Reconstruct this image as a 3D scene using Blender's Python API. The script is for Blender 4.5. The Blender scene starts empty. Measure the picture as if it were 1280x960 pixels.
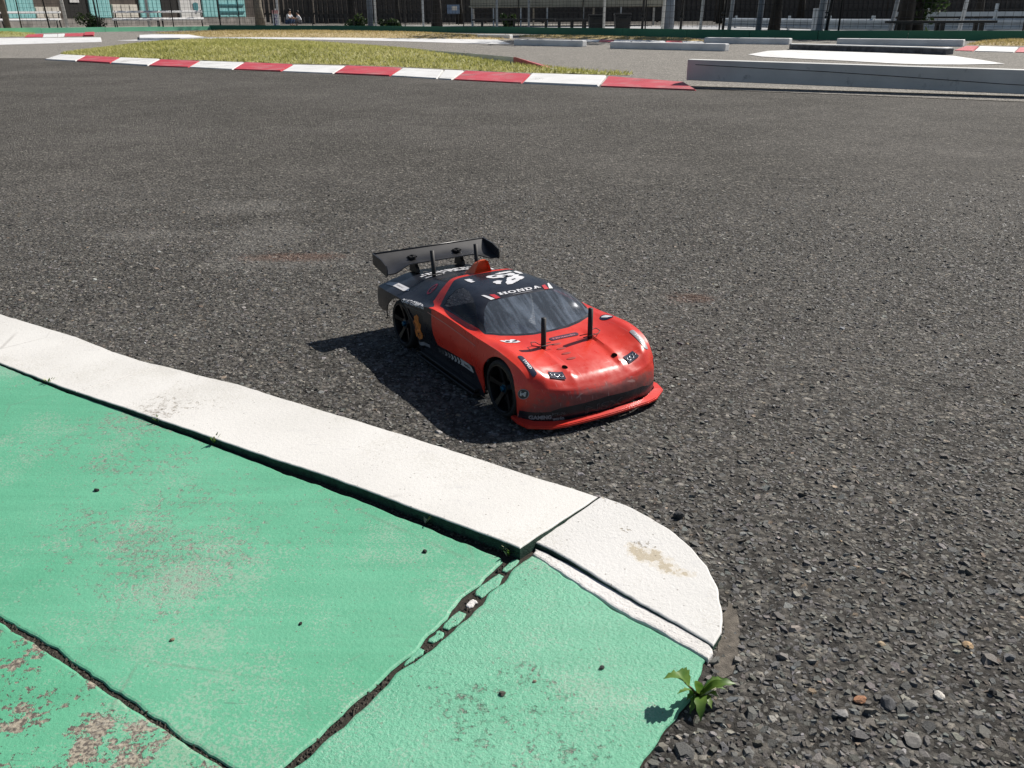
import bpy, bmesh, math, random
import numpy as np
from mathutils import Vector, Matrix
from mathutils.bvhtree import BVHTree
from mathutils.geometry import tessellate_polygon
R = math.radians
rng = np.random.default_rng(7)
random.seed(7)
scene = bpy.context.scene
col = scene.collection

# ------------------------------------------------------------------ camera
cam = bpy.data.cameras.new('camera')
cam.sensor_width = 36.0
cam.lens = 30.3707
cam.clip_start = 0.02
cam.clip_end = 2000
camo = bpy.data.objects.new('camera', cam)
rows = [[0.999984, 0.005744, -0.0], [-0.00226, 0.393419, -0.919356], [-0.005281, 0.919341, 0.393426]]
camo.matrix_world = Matrix([[*rows[0], 0], [*rows[1], 0], [*rows[2], 0.4111], [0, 0, 0, 1]])
col.objects.link(camo)
scene.camera = camo

# ------------------------------------------------------------------ sky, sun, exposure
SUN_EL, SUN_AZ = 43.0, 40.0          # azimuth counted from +X
world = bpy.data.worlds.new('World')
scene.world = world
world.use_nodes = True
wn = world.node_tree
bgn = wn.nodes['Background']
sky = wn.nodes.new('ShaderNodeTexSky')
sky.sky_type = 'NISHITA'
sky.sun_disc = False
sky.sun_elevation = R(SUN_EL)
sky.sun_rotation = R(90 - SUN_AZ)
sky.dust_density = 1.0
wn.links.new(sky.outputs[0], bgn.inputs[0])
bgn.inputs[1].default_value = 0.05
sun = bpy.data.lights.new('sun', 'SUN')
sun.energy = 5.0
sun.angle = R(0.5)
sun.color = (1.0, 0.95, 0.88)
suno = bpy.data.objects.new('sun', sun)
sd = Vector((math.cos(R(SUN_EL)) * math.cos(R(SUN_AZ)), math.cos(R(SUN_EL)) * math.sin(R(SUN_AZ)), math.sin(R(SUN_EL))))
suno.rotation_euler = sd.to_track_quat('Z', 'Y').to_euler()
suno.location = (8, 8, 12)
col.objects.link(suno)
scene.view_settings.view_transform = 'Standard'
scene.view_settings.look = 'None'
scene.view_settings.gamma = 1.0
scene.view_settings.exposure = 0.36
try:
    scene.cycles.max_bounces = 8
    scene.cycles.transparent_max_bounces = 12
except Exception:
    pass

# ------------------------------------------------------------------ material helpers
class NT:
    def __init__(s, name):
        s.m = bpy.data.materials.new(name)
        s.m.use_nodes = True
        s.t = s.m.node_tree
        s.b = s.t.nodes['Principled BSDF']
        s.out = s.t.nodes['Material Output']
    def n(s, typ, **kw):
        nd = s.t.nodes.new(typ)
        for k, v in kw.items():
            setattr(nd, k, v)
        return nd
    def l(s, a, b):
        s.t.links.new(a, b)
    def set(s, inp, v):
        i = s.b.inputs[inp]
        if isinstance(v, (int, float)):
            i.default_value = v
        elif isinstance(v, (tuple, list)):
            i.default_value = (*v, 1) if len(v) == 3 else v
        else:
            s.l(v, i)
    def coord(s, kind='Object'):
        return s.n('ShaderNodeTexCoord').outputs[kind]
    def noise(s, co, scale, detail=4, rough=.55, dist=0.0):
        nd = s.n('ShaderNodeTexNoise')
        nd.inputs['Scale'].default_value = scale
        nd.inputs['Detail'].default_value = detail
        nd.inputs['Roughness'].default_value = rough
        nd.inputs['Distortion'].default_value = dist
        s.l(co, nd.inputs['Vector'])
        return nd.outputs['Fac']
    def voro(s, co, scale, feature='F1', out='Distance', rnd=1.0):
        nd = s.n('ShaderNodeTexVoronoi', feature=feature)
        nd.inputs['Scale'].default_value = scale
        nd.inputs['Randomness'].default_value = rnd
        s.l(co, nd.inputs['Vector'])
        return nd.outputs[out]
    def ramp(s, fac, stops, interp='LINEAR'):
        nd = s.n('ShaderNodeValToRGB')
        cr = nd.color_ramp
        cr.interpolation = interp
        while len(cr.elements) < len(stops):
            cr.elements.new(.5)
        for e, (p, c) in zip(cr.elements, stops):
            e.position = p
            e.color = (*c, 1) if not isinstance(c, (int, float)) else (c, c, c, 1)
        s.l(fac, nd.inputs[0])
        return nd.outputs[0]
    def mix(s, fac, a, b, blend='MIX'):
        nd = s.n('ShaderNodeMix', data_type='RGBA', blend_type=blend)
        for i, v in ((0, fac), (6, a), (7, b)):
            if isinstance(v, (int, float)):
                nd.inputs[i].default_value = v if i == 0 else (v, v, v, 1)
            elif isinstance(v, tuple):
                nd.inputs[i].default_value = (*v, 1)
            else:
                s.l(v, nd.inputs[i])
        return nd.outputs[2]
    def math(s, op, a, b=0.0, clamp=False):
        nd = s.n('ShaderNodeMath', operation=op, use_clamp=clamp)
        for i, v in ((0, a), (1, b)):
            if isinstance(v, (int, float)):
                nd.inputs[i].default_value = v
            else:
                s.l(v, nd.inputs[i])
        return nd.outputs[0]
    def bump(s, h, dist=.001, strength=1.0):
        nd = s.n('ShaderNodeBump')
        nd.inputs['Distance'].default_value = dist
        nd.inputs['Strength'].default_value = strength
        s.l(h, nd.inputs['Height'])
        s.l(nd.outputs[0], s.b.inputs['Normal'])
    def sep(s, co):
        nd = s.n('ShaderNodeSeparateXYZ')
        s.l(co, nd.inputs[0])
        return nd.outputs

def plain(name, c, rough=.5, metal=0.0, var=.12, scale=30.0, spec=.5, coat=0.0, bump=0.0):
    t = NT(name)
    co = t.coord()
    nf = t.noise(co, scale, 3)
    dark = tuple(x * (1 - var) for x in c)
    lite = tuple(min(1, x * (1 + var)) for x in c)
    t.set('Base Color', t.ramp(nf, [(.3, dark), (.7, lite)]))
    t.set('Roughness', rough)
    t.set('Metallic', metal)
    t.set('Specular IOR Level', spec)
    t.set('Coat Weight', coat)
    if bump:
        t.bump(t.noise(co, scale * 6, 3), bump)
    return t.m

M = {}
# --- asphalt binder / far asphalt (one sheet)
def asphalt(name, lo, mid, hi, patch=True, spec=.12, sc=150.0):
    t = NT(name)
    co = t.coord()
    cellc = t.voro(co, sc, out='Color')
    cell = t.sep(cellc)[0]
    d = t.voro(co, sc)
    base = t.ramp(cell, [(0.0, lo), (.45, mid), (.85, mid), (1.0, hi)])
    gap = t.ramp(d, [(.30, 1.0), (.62, .6)])
    base = t.mix(1.0, base, gap, 'MULTIPLY')
    big = t.noise(co, 1.1, 5, .6)
    base = t.mix(t.math('MULTIPLY', t.ramp(big, [(.42, 0.0), (.68, 1.0)]), .28), base, (.20, .19, .18))
    mid_n = t.noise(co, 7.0, 4, .6)
    base = t.mix(.35, base, t.ramp(mid_n, [(.3, (.55, .54, .53)), (.7, (1.3, 1.28, 1.25))]), 'MULTIPLY')
    if patch:
        # pale scuffed patch and rusty stain behind the car
        s3 = t.sep(co)
        def blob(x, y, rx, ry, lo_=.55, hi_=1.0):
            a = t.math('DIVIDE', t.math('SUBTRACT', s3[0], x), rx)
            b = t.math('DIVIDE', t.math('SUBTRACT', s3[1], y), ry)
            dd = t.math('ADD', t.math('MULTIPLY', a, a), t.math('MULTIPLY', b, b))
            dd = t.math('ADD', dd, t.math('MULTIPLY', t.math('SUBTRACT', t.noise(co, 9, 5, .65), .5), 2.6))
            return t.ramp(dd, [(lo_ * .3, 1.0), (hi_, 0.0)])
        for (x, y, rx, ry) in STAINS_PALE:
            base = t.mix(t.math('MULTIPLY', blob(x, y, rx, ry), .28), base, (.25, .24, .225))
        for (x, y, rx, ry) in STAINS_RUST:
            base = t.mix(t.math('MULTIPLY', blob(x, y, rx, ry), .4), base, (.13, .055, .03))
    grain = t.noise(co, 55.0, 7, .8)
    base = t.mix(.9, base, t.ramp(grain, [(.34, (.42, .41, .40)), (.52, (1.0, .99, .97)), (.68, (1.75, 1.70, 1.62))]), 'MULTIPLY')
    fl = t.sep(t.voro(co, 46.0, out='Color'))[1]
    fd = t.voro(co, 46.0)
    fleck = t.math('MULTIPLY', t.ramp(fl, [(.93, 0.0), (.95, 1.0)]), t.ramp(fd, [(.16, 1.0), (.26, 0.0)]))
    base = t.mix(t.math('MULTIPLY', fleck, .6), base, (.36, .34, .31))
    t.set('Base Color', base)
    t.set('Roughness', t.ramp(cell, [(0, .78), (1, .95)]))
    t.set('Specular IOR Level', spec)
    h = t.math('MULTIPLY', t.math('SUBTRACT', .7, d), t.math('ADD', cell, .4))
    h = t.math('ADD', h, t.math('MULTIPLY', grain, 1.2))
    t.bump(h, .005, 1.0)
    return t.m
STAINS_PALE = [(-.62, 2.02, .16, .10), (-.50, 1.72, .10, .13), (-.75, 1.75, .14, .05), (-.42, 1.52, .20, .06)]
STAINS_RUST = [(-.40, 1.56, .10, .035), (.28, 1.30, .04, .03)]
M['asphalt'] = asphalt('asphalt', (.048, .0455, .0415), (.130, .124, .115), (.30, .285, .255))
M['lane'] = asphalt('lane_asphalt', (.20, .19, .175), (.36, .345, .32), (.52, .50, .46), False, .12, 110.0)

# --- stones: colour attribute
def stone_mat():
    t = NT('asphalt_stone')
    a = t.n('ShaderNodeAttribute', attribute_name='tint')
    co = t.coord()
    nf = t.noise(co, 700, 3)
    t.set('Base Color', t.mix(.45, a.outputs['Color'], t.ramp(nf, [(.3, .6), (.75, 1.3)]), 'MULTIPLY'))
    t.set('Roughness', t.ramp(t.sep(a.outputs['Color'])[1], [(.05, .42), (.16, .8)]))
    t.set('Specular IOR Level', .38)
    t.bump(t.noise(co, 900, 4, .7), .0010, 1.0)
    return t.m
M['stone'] = stone_mat()

def painted(name, c, c2, chip, chipd, chip_scale=26.0, amount=.5, rough=.5, grain=.0011, big_amt=.0, scuff=(.10, .12, .11), tan=False, brush=0.0):
    """thick paint over rough concrete: worn through in flakes, scratched"""
    t = NT(name)
    co = t.coord()
    base = t.mix(t.ramp(t.noise(co, 5, 4), [(.35, 0.0), (.65, 1.0)]), c, c2)
    area = t.noise(co, 4.2, 3, .5)                      # where the wear gathers
    fine = t.noise(co, 130, 6, .75)
    speck = t.noise(co, 300, 3, .6)
    wear = t.math('ADD', t.math('MULTIPLY', area, 1.0), t.math('MULTIPLY', fine, .75))
    th = 1.02 + (.5 - amount) * .35
    mask = t.ramp(t.math('SUBTRACT', wear, th - .5), [(.5, 0.0), (.56, 1.0)])
    mask = t.math('MULTIPLY', mask, t.ramp(speck, [(.42, .15), (.6, 1.0)]))
    chipc = t.mix(t.ramp(t.noise(co, 420, 2), [(.4, 0.0), (.6, 1.0)]), chip, chipd)
    if big_amt:
        bigm = t.ramp(t.math('ADD', t.math('ADD', t.noise(co, 24, 6, .7), t.math('MULTIPLY', t.noise(co, 5, 2), .5)), t.math('MULTIPLY', t.math('SUBTRACT', t.noise(co, 210, 4, .7), .5), .42)), [(.95 - big_amt, 0.0), (.975 - big_amt, 1.0)])
        mask = t.math('MAXIMUM', mask, bigm)
    base = t.mix(mask, base, chipc)
    # dusty bloom and a sprinkle of fine grime in loose drifts
    drift = t.ramp(t.math('ADD', t.noise(co, 6.5, 5, .65), t.math('MULTIPLY', t.noise(co, 520, 2, .5), .55)), [(.82, 0.0), (.90, 1.0)])
    base = t.mix(t.math('MULTIPLY', drift, .34), base, t.mix(.5, chip, (.55, .55, .50)))
    grime = t.ramp(t.math('ADD', t.math('MULTIPLY', t.noise(co, 3.3, 5, .65), .8), t.noise(co, 300, 5, .75)), [(1.03, 0.0), (1.06, 1.0)])
    base = t.mix(t.math('MULTIPLY', grime, .6), base, t.mix(.4, chipd, chip))
    mpb = t.n('ShaderNodeMapping')
    mpb.inputs['Rotation'].default_value = (0, 0, R(-38))
    mpb.inputs['Scale'].default_value = (5, 60, 1)
    t.l(co, mpb.inputs[0])
    base = t.mix(brush, base, t.ramp(t.noise(mpb.outputs[0], 1.0, 5, .65), [(.3, .88), (.7, 1.09)]), 'MULTIPLY')
    if tan:
        s3 = t.sep(co)
        ca, sa = math.cos(R(-38)), math.sin(R(-38))
        dx, dy = t.math('SUBTRACT', s3[0], TAN[0]), t.math('SUBTRACT', s3[1], TAN[1])
        a = t.math('DIVIDE', t.math('ADD', t.math('MULTIPLY', dx, ca), t.math('MULTIPLY', dy, sa)), .030)
        b = t.math('DIVIDE', t.math('SUBTRACT', t.math('MULTIPLY', dy, ca), t.math('MULTIPLY', dx, sa)), .0115)
        dd = t.math('ADD', t.math('MULTIPLY', a, a), t.math('MULTIPLY', b, b))
        dd = t.math('ADD', dd, t.math('MULTIPLY', t.math('SUBTRACT', t.noise(co, 55, 6, .7), .5), 5.5))
        base = t.mix(t.ramp(dd, [(.42, 1.0), (.52, 0.0)]), base, (.40, .345, .255))
        base = t.mix(t.math('MULTIPLY', t.ramp(dd, [(.9, 1.0), (2.2, 0.0)]), .35), base, (.55, .48, .36))
    # scratches
    mp = t.n('ShaderNodeMapping')
    mp.inputs['Rotation'].default_value = (0, 0, R(-38))
    mp.inputs['Scale'].default_value = (9, 120, 1)
    t.l(co, mp.inputs[0])
    sc = t.noise(mp.outputs[0], 1.6, 3, .5)
    sm = t.math('MULTIPLY', t.math('MULTIPLY', t.ramp(sc, [(.70, 0.0), (.74, 1.0)]), t.ramp(t.noise(co, 17, 3), [(.5, 0.0), (.62, 1.0)])), .5)
    base = t.mix(sm, base, scuff)
    dots = t.ramp(t.voro(co, 90), [(.05, 1.0), (.09, 0.0)])
    dots2 = t.math('MULTIPLY', t.ramp(t.voro(co, 260), [(.10, 1.0), (.17, 0.0)]), t.ramp(t.noise(co, 11, 4, .6), [(.45, 0.0), (.6, 1.0)]))
    base = t.mix(t.math('MULTIPLY', t.math('MAXIMUM', dots, dots2), .6), base, (.13, .105, .08))
    # rubber smears and hairline cracks
    mr = t.n('ShaderNodeMapping')
    mr.inputs['Rotation'].default_value = (0, 0, R(-20))
    mr.inputs['Scale'].default_value = (7, 40, 1)
    t.l(co, mr.inputs[0])
    rub = t.math('MULTIPLY', t.ramp(t.noise(mr.outputs[0], 1.4, 4, .6), [(.60, 0.0), (.72, 1.0)]), t.ramp(t.noise(co, 150, 4, .7), [(.44, 0.0), (.6, 1.0)]))
    base = t.mix(t.math('MULTIPLY', rub, .30), base, scuff)
    hair = t.ramp(t.voro(co, 5.5, feature='DISTANCE_TO_EDGE'), [(.0025, 1.0), (.006, 0.0)])
    hair = t.math('MULTIPLY', hair, t.ramp(t.noise(co, 6, 2), [(.52, 0.0), (.6, 1.0)]))
    base = t.mix(t.math('MULTIPLY', hair, .35), base, chipd)
    t.set('Base Color', base)
    t.set('Roughness', t.ramp(speck, [(.3, rough - .12), (.7, rough + .15)]))
    h = t.math('ADD', t.math('MULTIPLY', t.noise(co, 330, 5, .7), 1.0), t.math('MULTIPLY', mask, -.5))
    h = t.math('ADD', h, t.math('MULTIPLY', t.noise(co, 75, 3), .35))
    t.bump(h, grain, .8)
    return t.m
TAN = [(0.1173, 0.5749, 0.011)][0]
M['green'] = painted('green_paint', (.092, .34, .20), (.13, .40, .25), (.27, .30, .24), (.15, .16, .13), amount=.64, grain=.0007, brush=.7)
M['green_rough'] = painted('rough_green_paint', (.112, .38, .235), (.155, .435, .285), (.33, .30, .26), (.09, .10, .085), amount=.64, grain=.0018, rough=.36, brush=.5)
M['green_worn'] = painted('worn_green_paint', (.065, .31, .17), (.14, .42, .26), (.37, .325, .25), (.10, .085, .07), amount=.60, big_amt=.16, grain=.0008, brush=.6)
M['white'] = painted('white_kerb_paint', (.60, .585, .555), (.68, .665, .635), (.36, .32, .26), (.16, .14, .12), amount=.40, rough=.6, grain=.0005, scuff=(.3, .3, .33))
M['white_tip'] = painted('flaking_white_paint', (.60, .59, .565), (.68, .665, .64), (.42, .37, .29), (.30, .26, .2), amount=.46, rough=.6, grain=.0007, big_amt=.02, tan=True, scuff=(.32, .32, .36))
M['white_strip'] = painted('speckled_white_paint', (.62, .60, .57), (.74, .72, .70), (.3, .26, .21), (.05, .045, .04), amount=.62, rough=.7, grain=.002)
M['soil'] = plain('crack_soil', (.048, .038, .028), .95, var=.5, scale=400, bump=.002)
M['dirt'] = plain('beige_dirt', (.115, .10, .082), .95, var=.45, scale=160, bump=.0008)
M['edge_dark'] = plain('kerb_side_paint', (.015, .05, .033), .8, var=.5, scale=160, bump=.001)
M['kerb_red'] = painted('red_kerb_paint', (.47, .032, .05), (.53, .06, .08), (.30, .22, .2), (.07, .05, .05), amount=.62, grain=.001, scuff=(.2, .03, .04))
M['kerb_pink'] = plain('faded_red_kerb_paint', (.55, .14, .16), .6, var=.18, scale=14, bump=.0006)
M['kerb_white'] = painted('white_track_paint', (.63, .63, .625), (.72, .72, .715), (.36, .35, .33), (.12, .115, .11), amount=.58, grain=.001, rough=.65, scuff=(.25, .25, .25))
M['chip_white'] = plain('chip_white', (.6, .57, .5), .7, var=.15, scale=200)
M['chip_tan'] = plain('chip_tan', (.45, .27, .16), .7, var=.2, scale=200)
M['leaf'] = None

# ------------------------------------------------------------------ geometry helpers
def link(o, parent=None):
    col.objects.link(o)
    if parent is not None:
        o.parent = parent
    return o

def mesh_obj(name, verts, faces, mat, parent=None, smooth=False):
    me = bpy.data.meshes.new(name)
    me.from_pydata([tuple(v) for v in verts], [], [tuple(f) for f in faces])
    for m in (mat if isinstance(mat, (list, tuple)) else [mat]):
        me.materials.append(m)
    if smooth:
        me.polygons.foreach_set('use_smooth', [True] * len(me.polygons))
    me.update()
    return link(bpy.data.objects.new(name, me), parent)

def bm_obj(name, bm, mat, parent=None, smooth=False):
    me = bpy.data.meshes.new(name)
    bm.to_mesh(me)
    bm.free()
    for m in (mat if isinstance(mat, (list, tuple)) else [mat]):
        me.materials.append(m)
    if smooth:
        me.polygons.foreach_set('use_smooth', [True] * len(me.polygons))
    me.update()
    return link(bpy.data.objects.new(name, me), parent)

def tag(o, label=None, cat=None, group=None, kind=None):
    if label: o['label'] = label
    if cat: o['category'] = cat
    if group: o['group'] = group
    if kind: o['kind'] = kind
    return o

def empty(name, loc=(0, 0, 0), rz=0.0, label=None, cat=None, group=None, parent=None):
    o = bpy.data.objects.new(name, None)
    o.empty_display_size = .1
    o.location = loc
    o.rotation_euler = (0, 0, rz)
    link(o, parent)
    tag(o, label, cat, group)
    return o

def copy_tree(o, parent=None):
    c = o.copy()
    col.objects.link(c)
    c.parent = parent
    for ch in o.children:
        copy_tree(ch, c)
    return c

def bm_box(bm, c, s, rz=0.0, rx=0.0, ry=0.0, bev=0.0):
    mt = Matrix.Translation(c) @ Matrix.Rotation(rz, 4, 'Z') @ Matrix.Rotation(ry, 4, 'Y') @ Matrix.Rotation(rx, 4, 'X') @ Matrix.Diagonal((*s, 1))
    r = bmesh.ops.create_cube(bm, size=1.0, matrix=mt)
    if bev:
        es = list({e for v in r['verts'] for e in v.link_edges})
        bmesh.ops.bevel(bm, geom=es, offset=bev, segments=2, affect='EDGES', profile=.6)
    return r

def box(name, c, s, mat, parent=None, rz=0.0, bev=0.0, rx=0.0, ry=0.0):
    bm = bmesh.new()
    bm_box(bm, c, s, rz, rx, ry, bev)
    return bm_obj(name, bm, mat, parent)

def bm_tube(bm, pts, rad, seg=8, caps=True):
    pts = [Vector(p) for p in pts]
    rads = rad if isinstance(rad, (list, tuple)) else [rad] * len(pts)
    rings = []
    up = None
    for i, p in enumerate(pts):
        d = (pts[min(i + 1, len(pts) - 1)] - pts[max(i - 1, 0)]).normalized()
        if up is None:
            up = Vector((0, 0, 1)) if abs(d.z) < .9 else Vector((1, 0, 0))
        a = d.cross(up).normalized()
        b = a.cross(d).normalized()
        up = b
        rings.append([bm.verts.new(p + (a * math.cos(2 * math.pi * k / seg) + b * math.sin(2 * math.pi * k / seg)) * rads[i]) for k in range(seg)])
    for r0, r1 in zip(rings, rings[1:]):
        for k in range(seg):
            bm.faces.new((r0[k], r0[(k + 1) % seg], r1[(k + 1) % seg], r1[k]))
    if caps:
        bm.faces.new(rings[0][::-1])
        bm.faces.new(rings[-1])

def tube(name, pts, rad, mat, parent=None, seg=8, smooth=True):
    bm = bmesh.new()
    bm_tube(bm, pts, rad, seg)
    bmesh.ops.recalc_face_normals(bm, faces=bm.faces[:])
    return bm_obj(name, bm, mat, parent, smooth)

def bm_lathe(bm, prof, axis='y', seg=32, closed=False):
    """prof: list of (r, h) turned round the axis"""
    rings = []
    for r, h in prof:
        ring = []
        for k in range(seg):
            a = 2 * math.pi * k / seg
            ca, sa = math.cos(a) * r, math.sin(a) * r
            ring.append(bm.verts.new((ca, h, sa) if axis == 'y' else (ca, sa, h)))
        rings.append(ring)
    pr = list(zip(rings, rings[1:]))
    if closed:
        pr.append((rings[-1], rings[0]))
    for a, b in pr:
        for k in range(seg):
            bm.faces.new((a[k], a[(k + 1) % seg], b[(k + 1) % seg], b[k]))
    return rings

def prism(name, top, zb, mat, parent=None, bev=0.0):
    """polygon of 3-D points, extruded straight down to zb (number or per-vertex list)"""
    n = len(top)
    zbs = zb if isinstance(zb, (list, tuple)) else [zb] * n
    bm = bmesh.new()
    t = [bm.verts.new(p) for p in top]
    b = [bm.verts.new((p[0], p[1], z)) for p, z in zip(top, zbs)]
    ft = bm.faces.new(t)
    bm.faces.new(b[::-1])
    for i in range(n):
        bm.faces.new((t[i], b[i], b[(i + 1) % n], t[(i + 1) % n]))
    bmesh.ops.recalc_face_normals(bm, faces=bm.faces[:])
    if bev:
        es = [e for e in bm.edges if all(v in t for v in e.verts)]
        bmesh.ops.bevel(bm, geom=es, offset=bev, segments=2, affect='EDGES')
    bmesh.ops.triangulate(bm, faces=[f for f in bm.faces if len(f.verts) > 4])
    return bm_obj(name, bm, mat, parent)

def densify(poly, step):
    out = []
    n = len(poly)
    for i in range(n):
        a, b = np.array(poly[i], float), np.array(poly[(i + 1) % n], float)
        k = max(1, int(np.linalg.norm(b - a) / step))
        for j in range(k):
            out.append(a + (b - a) * j / k)
    return np.array(out)

def smoothnoise(n, k):
    a = rng.normal(size=n)
    ker = np.hanning(k + 2)[1:-1]
    ker /= np.sqrt((ker ** 2).sum())
    return np.convolve(np.concatenate([a[-k:], a, a[:k]]), ker, 'same')[k:-k]

def inside(poly, pts):
    poly = np.asarray(poly)[:, :2]
    x, y = pts[:, 0], pts[:, 1]
    c = np.zeros(len(pts), bool)
    j = len(poly) - 1
    for i in range(len(poly)):
        xi, yi = poly[i]
        xj, yj = poly[j]
        k = ((yi > y) != (yj > y))
        if yi != yj:
            c ^= k & (x < (xj - xi) * (y - yi) / (yj - yi) + xi)
        j = i
    return c

def slab(name, poly, zf, mat, side_mat, parent=None, rag=.0012, bev=.0022, step=.005, zb=-.02, drop=.0012):
    """a painted concrete slab: ragged outline, worn rounded rim, flat-ish top"""
    p = densify(poly, step)
    n = len(p)
    area = .5 * np.sum(p[:, 0] * np.roll(p[:, 1], -1) - np.roll(p[:, 0], -1) * p[:, 1])
    if area < 0:
        p = p[::-1].copy()
    tang = np.roll(p[:, :2], -1, 0) - np.roll(p[:, :2], 1, 0)
    tang /= np.linalg.norm(tang, axis=1)[:, None] + 1e-9
    nrm = np.stack([-tang[:, 1], tang[:, 0]], 1)          # inward for ccw
    off = smoothnoise(n, 5) * rag * .6 + smoothnoise(n, 2) * rag * .55
    o = p[:, :2] + nrm * off[:, None]
    rings = []
    for ins, dz in ((0, None), (0, drop), (bev * .35, drop * .35), (bev, 0)):
        q = o + nrm * (ins + (0 if ins == 0 else 0))
        z = np.array([zf(a, b) for a, b in q]) - (dz or 0) if dz is not None else np.full(n, zb)
        rings.append(np.column_stack([q, z]))
    V = np.concatenate(rings)
    F = []
    mi = []
    for r in range(3):
        for i in range(n):
            j = (i + 1) % n
            F.append((r * n + i, r * n + j, (r + 1) * n + j, (r + 1) * n + i))
            mi.append(1 if r == 0 else 0)
    top = [Vector(v) for v in rings[3]]
    for tri in tessellate_polygon([top]):
        a, b, c = (3 * n + t for t in tri)
        va, vb, vc = V[a], V[b], V[c]
        if (vb[0] - va[0]) * (vc[1] - va[1]) - (vb[1] - va[1]) * (vc[0] - va[0]) < 0:
            b, c = c, b
        F.append((a, b, c))
        mi.append(0)
    ob = mesh_obj(name, V, F, [mat, side_mat], parent)
    ob.data.polygons.foreach_set('material_index', mi)
    return ob

# ================================================================== THE GROUND
GS = 600.0
g = mesh_obj('track_asphalt', [(-GS, -GS, 0), (GS, -GS, 0), (GS, GS, 0), (-GS, GS, 0)], [(0, 1, 2, 3)], M['asphalt'])
tag(g, kind='structure')

# ------------------------------------------------------------------ foreground kerb, world metres
K_OUT1 = [(-1.3168, 1.5504, 0.014), (-0.9769, 1.3413, 0.014), (-0.7447, 1.1979, 0.014), (-0.6644, 1.1469, 0.014), (-0.5899, 1.0999, 0.014), (-0.5151, 1.042, 0.014), (-0.4507, 1.0005, 0.014), (-0.4322, 0.9922, 0.014)]
K_OUT2 = [(-0.4322, 0.9922, 0.014), (-0.3753, 0.9604, 0.014), (-0.322, 0.9327, 0.014), (-0.269, 0.8973, 0.014), (-0.2106, 0.8598, 0.014), (-0.1618, 0.8288, 0.014), (-0.1159, 0.7996, 0.014), (-0.0666, 0.7668, 0.014), (-0.0115, 0.7296, 0.014), (0.0237, 0.7052, 0.014), (0.0541, 0.6864, 0.014), (0.076, 0.6705, 0.014)]
K_IN1 = [(-0.5026, 0.9131, 0.014), (-0.5245, 0.9262, 0.014), (-0.5683, 0.9558, 0.014), (-0.6401, 1.005, 0.014), (-0.8573, 1.1557, 0.014), (-1.1809, 1.3726, 0.014)]
K_IN2 = [(0.0057, 0.5906, 0.014), (-0.0123, 0.604, 0.014), (-0.0734, 0.6445, 0.014), (-0.1364, 0.6871, 0.014), (-0.1815, 0.716, 0.014), (-0.2606, 0.7632, 0.014), (-0.3039, 0.7911, 0.014), (-0.3773, 0.8366, 0.014), (-0.435, 0.8724, 0.014), (-0.5026, 0.9131, 0.014)]
TIP_A = [(0.0797, 0.671, 0.012), (0.0996, 0.6545, 0.012), (0.1193, 0.6347, 0.012), (0.1357, 0.611, 0.012)]
TIP_B = [(0.1449, 0.5916, 0.009), (0.1524, 0.5688, 0.009), (0.1554, 0.5424, 0.009), (0.1532, 0.5164, 0.009), (0.1477, 0.4946, 0.009), (0.1391, 0.4811, 0.009)]
TIP_C = [(0.1239, 0.4988, 0.0075), (0.1022, 0.5198, 0.0075), (0.0781, 0.5462, 0.0075), (0.052, 0.5751, 0.0075), (0.032, 0.5965, 0.0075), (0.0178, 0.6071, 0.0075)]
STRIP = [(0.0178, 0.6059, 0.0048), (0.0282, 0.5994, 0.0048), (0.0522, 0.5762, 0.0048), (0.0783, 0.5473, 0.0048), (0.1026, 0.521, 0.0048), (0.1236, 0.5005, 0.0048), (0.1378, 0.4837, 0.0048), (0.1368, 0.4762, 0.0048), (0.1334, 0.4706, 0.0048), (0.124, 0.4816, 0.0048), (0.104, 0.5002, 0.0048), (0.0858, 0.5149, 0.0048), (0.0568, 0.549, 0.0048), (0.0373, 0.5726, 0.0048), (0.0154, 0.5961, 0.0048)]
G1P = [(-1.1563, 1.3419, 0.0176), (-0.8504, 1.1451, 0.0141), (-0.6399, 1.0037, 0.0117), (-0.5247, 0.9251, 0.0104), (-0.436, 0.8728, 0.0094), (-0.3767, 0.8327, 0.0088), (-0.3031, 0.7859, 0.0079), (-0.2605, 0.7587, 0.0074), (-0.2152, 0.7275, 0.0069), (-0.1804, 0.7071, 0.0065), (-0.1354, 0.6779, 0.006), (-0.073, 0.6346, 0.0053), (-0.0341, 0.608, 0.0049), (-0.0086, 0.5921, 0.0046), (-0.0073, 0.5854, 0.0046), (-0.038, 0.5378, 0.0049), (-0.0666, 0.4815, 0.0053), (-0.0912, 0.4447, 0.0055), (-0.1036, 0.4282, 0.0057), (-0.1195, 0.4008, 0.0059), (-0.1351, 0.3799, 0.006), (-0.142, 0.3683, 0.0061), (-0.1448, 0.3616, 0.0061), (-0.1525, 0.3683, 0.0062), (-0.168, 0.3798, 0.0064), (-0.1961, 0.3955, 0.0067), (-0.2352, 0.4221, 0.0072), (-0.2761, 0.4509, 0.0076), (-0.331, 0.4877, 0.0082), (-0.3748, 0.5138, 0.0087), (-0.4901, 0.5845, 0.01), (-0.6575, 0.6865, 0.0119)]
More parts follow.
